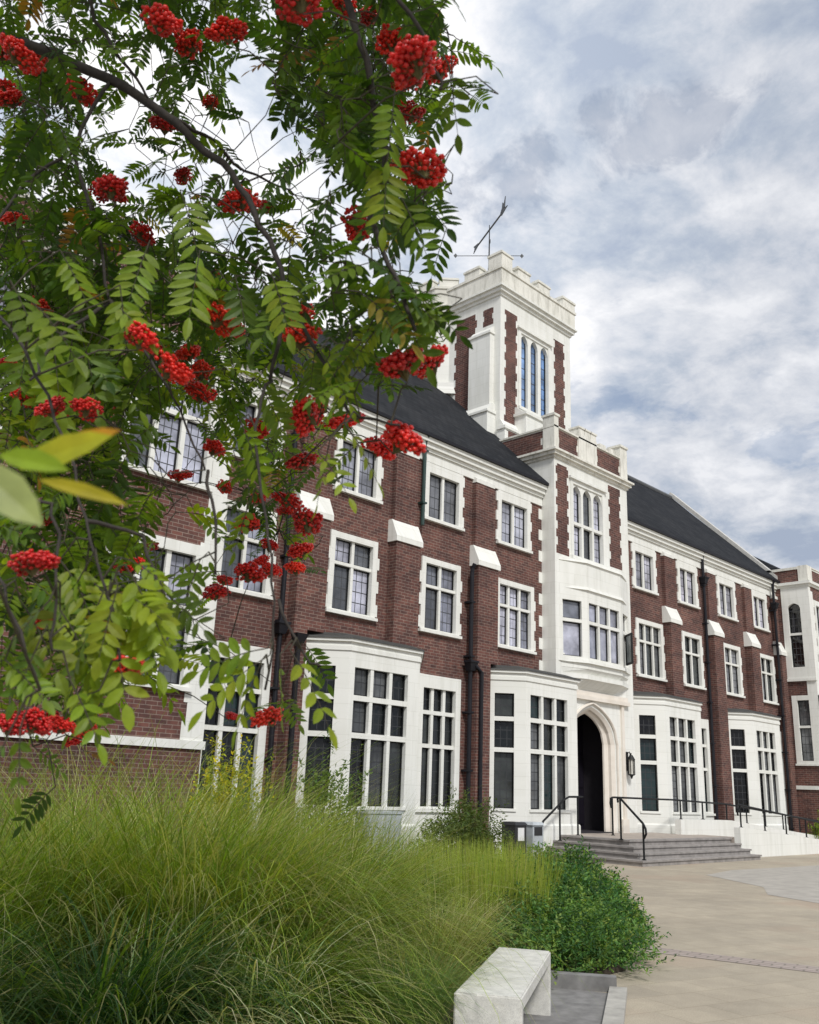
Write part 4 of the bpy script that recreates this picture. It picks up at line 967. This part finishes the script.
# ------------------------------------------------------------------ the rowan
rowan = thing('rowan_tree', 'rowan tree with feathery leaves and red berries hanging over the view', 'tree', (-.35, 2.5, 0))
tr = MB(); tr.tube([(-.35, 2.5, -.05), (-.36, 2.5, .25), (-.33, 2.48, 1.0), (-.28, 2.5, 1.8), (-.2, 2.45, 2.4)], [.13, .10, .085, .08, .072], 12); tr.build('trunk', ['bark'], rowan, smooth=True)
LIMBS = [ # (px, py, depth) along each branch, radius at the start
    ([(-150, -60, 2.75), (-60, 8, 2.65), (30, 45, 2.55), (112, 82, 2.45), (165, 115, 2.35), (205, 150, 2.3), (240, 183, 2.2), (268, 240, 2.1), (285, 300, 2.0), (270, 380, 1.9)], .017),
    ([(165, 115, 2.35), (205, 135, 2.4), (245, 170, 2.45), (290, 190, 2.5)], .006),
    ([(-150, -60, 2.75), (-40, -80, 2.5), (70, -60, 2.4), (95, 20, 2.35), (130, 70, 2.3), (148, 98, 2.3)], .008),
    ([(-40, -80, 2.5), (120, -110, 2.2), (250, -90, 2.0), (330, -30, 1.9), (365, 60, 1.85), (385, 150, 1.8), (372, 215, 1.75), (395, 275, 1.7), (415, 330, 1.65)], .011),
    ([(330, -30, 1.9), (390, -10, 1.85), (425, 40, 1.8), (440, 90, 1.75)], .006),
    ([(270, 380, 1.9), (255, 430, 1.8), (265, 520, 1.7), (275, 600, 1.65), (265, 690, 1.6)], .0036),
    ([(285, 300, 2.0), (320, 360, 1.85), (350, 410, 1.75), (400, 425, 1.7)], .005),
    ([(112, 82, 2.45), (75, 150, 2.3), (100, 230, 2.2), (110, 300, 2.1), (150, 360, 2.0), (180, 410, 1.95), (205, 470, 1.9)], .0055),
    ([(-150, -60, 2.75), (-120, 120, 2.2), (-60, 240, 1.9), (10, 330, 1.7), (60, 420, 1.55), (85, 520, 1.45), (110, 600, 1.35), (120, 660, 1.3)], .0042),
    ([(-60, 240, 1.9), (-70, 400, 1.6), (-30, 520, 1.4), (10, 610, 1.3), (40, 690, 1.2)], .0028),
    ([(-30, 520, 1.4), (50, 500, 1.4), (56, 580, 1.35), (52, 650, 1.3)], .0035),
    ([(85, 520, 1.45), (140, 540, 1.5), (165, 600, 1.45)], .004),
    ([(205, 470, 1.9), (215, 520, 1.8), (215, 575, 1.75)], .004),
    ([(75, 150, 2.3), (20, 190, 2.2), (-20, 250, 2.1)], .005),
    ([(110, 300, 2.1), (60, 340, 1.9), (30, 380, 1.75)], .005),
    ([(240, 183, 2.2), (265, 175, 2.2), (300, 165, 2.2)], .003),
    ([(275, 600, 1.65), (300, 650, 1.6), (320, 665, 1.58)], .003),
]
NODES = []
lb0 = Vector((-.2, 2.45, 2.4)); first = P(-150, -60, 2.75)
for pts, r0 in LIMBS:
    q = [P(*p) for p in pts]
    if r0 == .017: q = [lb0, lb0.lerp(first, .5)+Vector((0, 0, .12))]+q; rs = [.06, .045]+[max(.004, .034*(1-i/len(pts))**1.3*.5+.003) for i in range(len(pts))]
    else: rs = [max(.0022, r0*(1-.75*i/len(q))) for i in range(len(q))]
    # smooth and roughen the polyline
    out, ro = [], []
    for i in range(len(q)-1):
        p0 = q[max(i-1, 0)]; p1, p2 = q[i], q[i+1]; p3 = q[min(i+2, len(q)-1)]
        for k in range(4):
            t = k/4; v_ = .5*((2*p1)+(p2-p0)*t+(2*p0-5*p1+4*p2-p3)*t*t+(3*p1-p0-3*p2+p3)*t**3)
            v_ += Vector((rng.gauss(0, .003), rng.gauss(0, .003), rng.gauss(0, .003))); out.append(v_); ro.append(rs[i]*(1-t)+rs[i+1]*t)
    out.append(q[-1]); ro.append(rs[-1]); NODES += out[4:]
    b = MB(); b.tube(out, ro, 7); b.build('limb', ['bark'], rowan, smooth=True)
def nearest(p):
    return min(NODES, key=lambda n_: (n_-p).length_squared)
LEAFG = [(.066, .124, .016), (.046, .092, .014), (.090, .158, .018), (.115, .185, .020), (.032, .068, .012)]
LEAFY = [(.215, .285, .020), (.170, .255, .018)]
def leaflet(mb, p, d, nrm, ln, w, c):
    d = d.normalized(); s_ = d.cross(nrm).normalized(); nn = s_.cross(d); fold = rng.uniform(.12, .35); curl = rng.uniform(.05, .22)
    prof = ((0, .10), (.22, .78), (.5, 1.0), (.78, .68), (1.0, .0)); b = len(mb.v)
    for t, k in prof:
        m_ = p+d*ln*t-nn*ln*curl*t*t
        mb.v.append(tuple(m_)); mb.v.append(tuple(m_+s_*w*.5*k+nn*w*.5*k*fold)); mb.v.append(tuple(m_-s_*w*.5*k+nn*w*.5*k*fold))
    for i in range(4):
        a_ = b+3*i
        for q in ([a_, a_+1, a_+4, a_+3], [a_, a_+3, a_+5, a_+2]): mb.f.append(q); mb.m.append(0); mb.c[len(mb.f)-1] = c
def rowan_leaf(mb, base, d, nrm, length, c, stem, pairs=None, ws=1.0):
    d = d.normalized(); pairs = pairs or rng.choice((5, 6, 6, 7)); s_ = d.cross(nrm).normalized(); nn = s_.cross(d); droop = rng.uniform(.15, .5)
    pts = []
    for i in range(9):
        t = i/8; pts.append(base+d*length*t-Vector((0, 0, 1))*length*droop*t*t*.6)
    stem.tube([pts[k] for k in (0, 2, 4, 6, 8)], [.0013, .0012, .001, .0008, .0005], 4, 0, False)
    for k in range(pairs):
        t = .26+.70*k/(pairs-.2); j = min(7, int(t*8)); f_ = t*8-j; p = pts[j].lerp(pts[j+1], f_); tg = (pts[j+1]-pts[j]).normalized()
        sz = length*.36*(1-.35*abs(t-.5)**1.2)*rng.uniform(.88, 1.08)
        for sg in (-1, 1):
            dd = tg*.62+s_*sg*1.0+nn*rng.uniform(-.15, .2)
            leaflet(mb, p, dd, nn+s_*sg*rng.uniform(-.15, .15), sz, sz*.34*ws, vary(c, .12, .08))
    leaflet(mb, pts[8], pts[8]-pts[7], nn, length*.34, length*.34*.36*ws, vary(c, .12, .08))
GRID = """5668867887400
6667767998500
5465665999710
6642543999720
8752541799720
8743421389410
6653343326600
8996543315500
9998863443100
9999985746500
9999987747300
9999985553000
9993156530000
8990037530000
7885026400000
8895014500000
8896031200000
7898100000000
6686210200000
5551001100000
3210000000000
1000000000000"""
rows = [r.replace(' ', '').ljust(14, '0') for r in GRID.split('\n')]
lf = MB(); ls = MB()
def depth_at(px, py):
    d = 2.6-.0009*max(0, py)+.0002*px
    if px > 330: d = min(d, 2.05-.0005*py)
    return max(1.5, d)
CL = [(19, 54, 20), (10, 98, 15), (84, 92, 17), (160, 19, 21), (190, 44, 16), (227, 32, 19), (165, 124, 16), (110, 187, 19), (141, 232, 14), (184, 176, 10), (240, 199, 18), (266, 206, 9), (210, 103, 10), (13, 219, 14),
      (300, 3, 24), (416, 62, 29), (396, 44, 19), (373, 14, 14), (411, 114, 14), (424, 168, 23), (356, 220, 16), (41, 305, 12), (144, 340, 18), (173, 367, 22), (200, 372, 13), (221, 321, 19), (203, 393, 15), (22, 395, 13), (48, 408, 16), (88, 407, 16), (108, 412, 9), (6, 363, 10),
      (178, 475, 12), (216, 448, 12), (214, 273, 8), (303, 313, 13), (300, 335, 20), (402, 363, 25), (426, 364, 20), (305, 417, 20), (338, 420, 17), (378, 446, 19), (404, 438, 24), (303, 461, 16), (254, 427, 13), (289, 500, 13), (259, 498, 9),
      (30, 561, 23), (130, 566, 14), (42, 622, 14), (122, 666, 20), (10, 723, 17), (38, 724, 17), (64, 725, 16), (84, 730, 13), (246, 523, 14), (224, 486, 9), (216, 591, 13), (249, 574, 15), (272, 570, 12), (308, 523, 16), (299, 550, 14), (296, 568, 11), (269, 716, 18), (95, 566, 9), (95, 706, 9), (232, 716, 7), (60, 415, 10), (25, 640, 8), (150, 545, 8), (350, 140, 9), (40, 520, 12)]
EXTRA = [(62, 92, 9), (250, 205, 11), (28, 60, 16), (390, 440, 15), (352, 418, 12), (320, 408, 14), (160, 352, 12), (188, 352, 14), (236, 330, 10), (100, 190, 12), (118, 196, 10), (285, 510, 9), (270, 545, 10), (225, 580, 9), (262, 560, 9), (5, 85, 12), (2, 50, 15), (410, 80, 16), (436, 70, 17), (405, 165, 15), (405, 110, 12), (345, 5, 12), (56, 560, 9), (12, 400, 9), (70, 400, 10), (110, 656, 13), (130, 672, 12), (52, 716, 12), (24, 716, 13), (75, 738, 10)]
CL = [c for c in CL+EXTRA]
def cl_depth(c):
    size = .036 if c[0] < 150 and c[1] > 285 else .050
    return max(.9, min(3.1, F_PX*size/c[2]*.93))
TODO = []
for j, row in enumerate(rows):
    py0 = (j-2)*40
    for i, ch in enumerate(row):
        dn = int(ch)/9.0
        cnt = dn**1.7*(21 if py0 < 420 else 17); k = int(cnt)+(rng.random() < cnt-int(cnt))
        for _ in range(k):
            px = i*40+rng.uniform(0, 40); py = py0+rng.uniform(0, 40); d = depth_at(px, py)*rng.uniform(.88, 1.32)
            for c in CL:                       # leaves hang behind the fruit, seldom before it
                if c[2] > 9 and (px-c[0])**2+(py-c[1])**2 < (c[2]*1.0+12)**2: d = max(d, cl_depth(c)+rng.uniform(.15, .5))
            az = rng.uniform(0, 6.283); dr = Vector((math.cos(az), math.sin(az), rng.uniform(-1.2, .1))).normalized()
            ln = rng.uniform(.09, .145); base = P(px, py, d)-dr*ln*.5
            TODO.append(((nearest(base)-base).length, base, dr, ln, py))
SUNV = Vector((-.42, -.78, .92)).normalized()
for _ in range(420):  # unseen canopy leaves added towards the sun to shade the foliage in view
    px, py = rng.uniform(-60, 430), rng.uniform(-80, 330)
    p = P(px, py, depth_at(px, py)*rng.uniform(.9, 1.3))+SUNV*rng.uniform(.5, 1.7)+Vector((rng.gauss(0, .1), rng.gauss(0, .1), rng.gauss(0, .1)))
    v_ = p-CAM; dz = v_.dot(D_); qy = CY-F_PX*v_.dot(U_)/dz if dz > .05 else -999
    if qy > -70: continue
    az = rng.uniform(0, 6.283); dr = Vector((math.cos(az), math.sin(az), rng.uniform(-.9, .1))).normalized()
    TODO.append(((nearest(p)-p).length, p, dr, rng.uniform(.11, .16), -100))
TODO.sort(key=lambda t: t[0])
for _, base, dr, ln, py in TODO:
    nrm = (Vector((rng.gauss(0, .5), rng.gauss(0, .5), 1))+(-D_)*rng.uniform(-.3, .7)).normalized()
    c = rng.choice(LEAFG+(LEAFY+LEAFG[2:4] if py > 330 else LEAFG[:2])) if rng.random() > .025 else rng.choice([(.28, .22, .03), (.26, .13, .03)])  # backlight and crown shade put into the colour: lower leaves yellower, upper darker
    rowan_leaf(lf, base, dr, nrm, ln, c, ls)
    nb = nearest(base); gap = (nb-base).length
    if gap > .015:
        mid = nb.lerp(base, .5)+Vector((rng.gauss(0, .1), rng.gauss(0, .1), .12+rng.gauss(0, .08)))*gap
        ls.tube([nb, mid, base], [.0017, .0014, .0011], 4, 0, False); NODES += [mid, base]
# leaves the eye singles out: near the lens, and the tips against the sky and the wall
def at(px, py, d, tx, ty, td, c, ws=1.0, pairs=None, nrm=None):
    a_, b_ = P(px, py, d), P(tx, ty, td); v_ = b_-a_
    rowan_leaf(lf, a_, v_, (nrm or (-D_*.8+Vector((0, 0, .6)))).normalized(), v_.length, c, ls, pairs, ws)
    nb = nearest(a_); ls.tube([nb, nb.lerp(a_, .5)+Vector((0, 0, .02)), a_], [.002, .0017, .0013], 5, 0, False)
BR = (.21, .27, .016)
for q in ((20, 600, 1.35, 60, 655, BR, 1.3, 5), (60, 610, 1.4, 95, 655, BR, 1.3, 5), (150, 585, 1.42, 172, 640, BR, 1.3, 5), (85, 575, 1.45, 130, 610, BR, 1.3, 5), (75, 640, 1.38, 110, 690, LEAFY[1], 1.3, 5), (140, 620, 1.36, 100, 640, BR, 1.3, 5), (60, 560, 1.45, 95, 600, LEAFY[0], 1.2, 5), (155, 555, 1.5, 160, 610, LEAFY[0], 1.2, 5), (5, 660, 1.3, 45, 690, LEAFY[1], 1.2, 5),
          (30, 300, 1.6, 78, 340, LEAFY[1], 1.2, 5), (60, 345, 2.05, 40, 400, LEAFY[0], 1.3, 5), (95, 350, 2.05, 90, 410, LEAFY[1], 1.2, 5), (110, 300, 1.7, 150, 330, LEAFY[0], 1.2, 5), (150, 240, 1.9, 130, 290, LEAFY[1], 1.1, 6), (60, 250, 1.8, 90, 300, LEAFY[1], 1.1, 6), (270, 270, 1.9, 290, 320, LEAFY[0], 1.1, 6), (320, 350, 1.7, 350, 395, BR, 1.1, 5), (240, 420, 1.8, 262, 470, LEAFY[1], 1.1, 5), (250, 500, 1.75, 235, 545, LEAFY[1], 1.1, 5),
          (448, 62, 1.78, 458, 125, LEAFG[3], 1.2, 4), (440, 90, 1.78, 478, 75, LEAFG[2], 1.2, 4), (400, 195, 1.75, 428, 245, LEAFG[3], 1, 5), (388, 150, 1.75, 384, 215, LEAFY[0], 1, 6), (395, 90, 1.75, 388, 155, LEAFY[1], 1, 6),
          (395, 285, 1.7, 440, 318, LEAFG[3], 1, 5), (390, 292, 1.7, 428, 350, LEAFG[2], 1.1, 5), (372, 262, 1.75, 318, 275, LEAFG[3], 1, 5), (300, 152, 2.1, 268, 192, LEAFG[1], 1, 5), (330, 190, 1.9, 318, 245, LEAFG[1], 1, 5),
          (345, 425, 1.65, 378, 468, LEAFY[0], 1, 4), (330, 440, 1.65, 318, 492, BR, 1.1, 4), (318, 452, 1.65, 350, 485, BR, 1.2, 3), (350, 330, 1.7, 330, 385, LEAFY[1], 1, 5), (300, 290, 1.9, 262, 330, LEAFG[3], 1, 6),
          (270, 655, 1.55, 205, 690, BR, 1.3, 5), (268, 648, 1.55, 200, 658, LEAFY[1], 1.2, 5), (290, 650, 1.55, 330, 705, BR, 1.3, 4), (280, 655, 1.55, 283, 705, LEAFY[1], 1.2, 4), (262, 660, 1.56, 238, 720, LEAFY[0], 1.2, 4),
          (125, 565, 1.35, 168, 632, BR, 1.35, 5), (110, 590, 1.35, 165, 600, BR, 1.3, 5), (100, 600, 1.35, 72, 668, LEAFY[1], 1.3, 5), (110, 615, 1.35, 128, 690, BR, 1.3, 5), (130, 560, 1.38, 165, 575, LEAFY[1], 1.3, 4), (118, 585, 1.33, 100, 650, BR, 1.35, 5), (135, 600, 1.36, 160, 660, LEAFY[0], 1.3, 5),
          (90, 560, 1.4, 60, 610, LEAFY[1], 1.2, 5), (70, 680, 1.3, 100, 735, LEAFY[1], 1.2, 4), (20, 728, 1.2, 20, 785, LEAFG[3], 1.4, 3), (8, 735, 1.2, -10, 780, LEAFG[2], 1.4, 3), (40, 640, 1.3, 15, 695, LEAFG[2], 1.2, 5), (100, 690, 1.3, 70, 700, BR, 1.2, 4), (50, 600, 1.3, 10, 640, LEAFG[3], 1.2, 5),
          (160, 590, 1.5, 205, 620, LEAFG[3], 1.1, 5), (200, 560, 1.75, 180, 612, LEAFG[3], 1.1, 5), (50, 320, 2.05, 62, 395, LEAFY[1], 1.3, 5), (80, 330, 2.05, 100, 395, LEAFG[3], 1.2, 5), (30, 330, 2.05, 20, 385, LEAFG[3], 1.2, 5), (120, 285, 1.7, 128, 350, LEAFY[1], 1.2, 5), (150, 300, 1.8, 112, 335, LEAFG[3], 1.2, 5), (70, 380, 2.05, 50, 440, LEAFY[1], 1.3, 5), (10, 280, 1.6, 40, 330, LEAFG[3], 1.2, 5), (200, 250, 1.9, 190, 310, LEAFY[1], 1, 6), (235, 275, 1.9, 250, 335, LEAFG[2], 1, 6), (180, 190, 2.0, 200, 240, LEAFY[1], 1, 6)):
    px, py, d, tx, ty, c, ws, pr = q
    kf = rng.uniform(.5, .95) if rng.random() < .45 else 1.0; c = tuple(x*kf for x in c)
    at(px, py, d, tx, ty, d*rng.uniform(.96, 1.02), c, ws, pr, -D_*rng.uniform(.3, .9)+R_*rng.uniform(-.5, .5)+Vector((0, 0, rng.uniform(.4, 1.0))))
# three near, turning leaflets close to the lens
NRM = (-D_+Vector((0, 0, .5))).normalized()
for (px, py, d, tx, ty, w, c) in ((20, 468, .62, 106, 430, .024, (.36, .38, .02)), (52, 455, .63, 112, 424, .016, (.42, .20, .015)), (-25, 466, .50, 38, 518, .024, (.33, .38, .17)), (40, 480, .58, 124, 498, .010, (.36, .31, .02)), (0, 455, .60, 66, 466, .017, (.20, .29, .02))):
    a_ = P(px, py, d); v_ = P(tx, ty, d*.98)-a_; leaflet(lf, a_, v_, NRM, v_.length, w, c)
a_ = P(-30, 460, .6); ls.tube([nearest(a_), P(-60, 440, .8), a_, P(14, 474, .62)], [.002, .002, .0015, .001], 5, 0, False)
lf.build('foliage', ['rowan_leaf'], rowan)
# berries
import bmesh
def cluster_mesh(seed):
    r_ = random.Random(seed); me = bpy.data.meshes.new('berry_cluster'); bm = bmesh.new(); stalks = MB(); pts = []
    tries = 0
    lobes = [(Vector((0, 0, 0)), .72)]+[(Vector((math.cos(k)*r_.uniform(.35, .6), math.sin(k)*r_.uniform(.25, .5), r_.uniform(-.28, .18))), r_.uniform(.34, .55)) for k in [r_.uniform(0, 6.28) for _ in range(4)]]
    while len(pts) < 150 and tries < 14000:
        tries += 1; c_, lr = r_.choice(lobes); v_ = Vector((r_.gauss(0, 1), r_.gauss(0, 1), r_.gauss(0, 1))).normalized()*lr*r_.uniform(.35, 1.0)
        p = c_+Vector((v_.x, v_.y, v_.z*.72))
        if all((p-o).length > .15 for o in pts): pts.append(p)
    for p in pts:
        sz = r_.uniform(.088, .116); res = bmesh.ops.create_icosphere(bm, subdivisions=2 if False else 1, radius=sz, matrix=Matrix.Translation(p) @ Matrix.Rotation(r_.uniform(0, 3), 4, 'X'))
    for f in bm.faces: f.smooth = True
    nb = len(bm.faces); bm.to_mesh(me); bm.free()
    me.materials.append(MAT['berry']); me.materials.append(MAT['berry_stalk'])
    # the stalks: one small tree of thin lines under the fruit
    for p in pts[::2]: stalks.tube([Vector((0, 0, -.75)), Vector((p.x*.35, p.y*.35, -.38)), p], [.022, .014, .010], 4, 0, False)
    b2 = bmesh.new(); b2.from_mesh(me); vs = [b2.verts.new(v) for v in stalks.v]
    for f in stalks.f: nf = b2.faces.new([vs[k] for k in f]); nf.material_index = 1
    b2.to_mesh(me); b2.free(); return me
CM = [cluster_mesh(s) for s in range(6)]
for i, (px, py, r) in enumerate(CL):
    d = cl_depth((px, py, r))*rng.uniform(.97, 1.03); size = d*r/F_PX
    o = bpy.data.objects.new('berry_cluster', CM[i % 6]); col.objects.link(o); o.parent = rowan
    p = P(px, py, d); o.location = p-Vector(rowan['_o'])
    k_ = rng.uniform(1.22, 1.4); o.scale = (size*k_, size*k_, size*rng.uniform(.85, 1.08)); o.rotation_euler = (rng.gauss(0, .3), rng.gauss(0, .3), rng.uniform(0, 6.28))
    q = Vector((0, 0, -.75*size*1.08)); q.rotate(o.rotation_euler); base = p+q; nb = nearest(base)
    ls.tube([nb, nb.lerp(base, .6)+Vector((0, 0, .02)), base], [.0022, .0018, .0014], 5, 0, False)
ls.build('twig', ['twig'], rowan)
#@@END

# ------------------------------------------------------------------ light
SUN = Vector((-.42, -.78, .92)).normalized()
EL = math.asin(SUN.z); AZ = math.atan2(SUN.x, SUN.y)
sd = bpy.data.lights.new('sun', 'SUN'); sd.energy = 2.3; sd.angle = rad(9); sd.color = (1, .975, .935)
so = bpy.data.objects.new('sun', sd); col.objects.link(so); so.rotation_euler = (-SUN).to_track_quat('-Z', 'Y').to_euler(); so.location = (0, -20, 40)

w = bpy.data.worlds.new('World'); scene.world = w; w.use_nodes = True; nt = w.node_tree
bg = nt.nodes['Background']
sky = N(nt, 'ShaderNodeTexSky'); sky.sky_type = 'NISHITA'; sky.sun_disc = False; sky.sun_elevation = EL; sky.sun_rotation = AZ
tc = N(nt, 'ShaderNodeTexCoord'); sp = N(nt, 'ShaderNodeSeparateXYZ'); L(nt, tc.outputs['Generated'], sp.inputs[0])
zz = math_n(nt, 'ADD', math_n(nt, 'MAXIMUM', sp.outputs[2], 0.0), .22)
cb = N(nt, 'ShaderNodeCombineXYZ'); L(nt, math_n(nt, 'DIVIDE', sp.outputs[0], zz), cb.inputs[0]); L(nt, math_n(nt, 'DIVIDE', sp.outputs[1], zz), cb.inputs[1])
wv1 = N(nt, 'ShaderNodeTexNoise', Scale=1.6, Detail=4, Roughness=.55); L(nt, cb.outputs[0], wv1.inputs['Vector'])
wrp = N(nt, 'ShaderNodeVectorMath', operation='SCALE'); wrp.inputs['Scale'].default_value = .22; L(nt, wv1.outputs['Color'], wrp.inputs[0])
ad2 = N(nt, 'ShaderNodeVectorMath', operation='ADD'); L(nt, cb.outputs[0], ad2.inputs[0]); L(nt, wrp.outputs[0], ad2.inputs[1])
cov = nz(nt, ad2.outputs[0], 3.0, 14, .60)
shd = nz(nt, ad2.outputs[0], 5.0, 14, .62)
vo = N(nt, 'ShaderNodeTexVoronoi', Scale=5.5); vo.feature = 'SMOOTH_F1'; vo.inputs['Smoothness'].default_value = .6
w2 = N(nt, 'ShaderNodeTexNoise', Scale=6.0, Detail=8, Roughness=.6); L(nt, cb.outputs[0], w2.inputs['Vector'])
w3 = N(nt, 'ShaderNodeVectorMath', operation='SCALE'); w3.inputs['Scale'].default_value = .22; L(nt, w2.outputs['Color'], w3.inputs[0])
w4 = N(nt, 'ShaderNodeVectorMath', operation='ADD'); L(nt, ad2.outputs[0], w4.inputs[0]); L(nt, w3.outputs[0], w4.inputs[1]); L(nt, w4.outputs[0], vo.inputs['Vector'])
puff = math_n(nt, 'SUBTRACT', .62, math_n(nt, 'MULTIPLY', vo.outputs['Distance'], .38))          # heaped cells of cloud
shd = math_n(nt, 'ADD', math_n(nt, 'MULTIPLY', shd, .62), math_n(nt, 'MULTIPLY', puff, .40))
cloudc = ramp(nt, shd, [(.385, (3.0, 3.5, 4.45)), (.435, (3.8, 4.25, 5.0)), (.475, (4.7, 5.0, 5.6)), (.515, (5.5, 5.7, 6.15)), (.575, (6.7, 6.8, 7.1))]).outputs[0]
cf = ramp(nt, cov, [(.36, (.62, .62, .62)), (.40, (.94, .94, .94)), (.45, (1, 1, 1))]).outputs[0]
dt = N(nt, 'ShaderNodeVectorMath', operation='DOT_PRODUCT'); L(nt, tc.outputs['Generated'], dt.inputs[0]); dt.inputs[1].default_value = P(120, 150, 1)-CAM
dt.inputs[1].default_value = (P(120, 150, 1)-CAM).normalized()
glow = ramp(nt, dt.outputs['Value'], [(.80, (1, 1, 1)), (1.0, (1.55, 1.5, 1.42))]).outputs[0]      # thinner, brighter cloud low over the left wing
final = mix(nt, cf, sky.outputs[0], mix(nt, 1.0, cloudc, glow, 'MULTIPLY'))
L(nt, final, bg.inputs['Color']); bg.inputs['Strength'].default_value = .1

vs = scene.view_settings
vs.view_transform = 'Standard'; vs.look = 'None'; vs.exposure = .36; vs.gamma = 1; vs.use_curve_mapping = False
for o in bpy.data.objects:
    if '_o' in o.keys(): del o['_o']
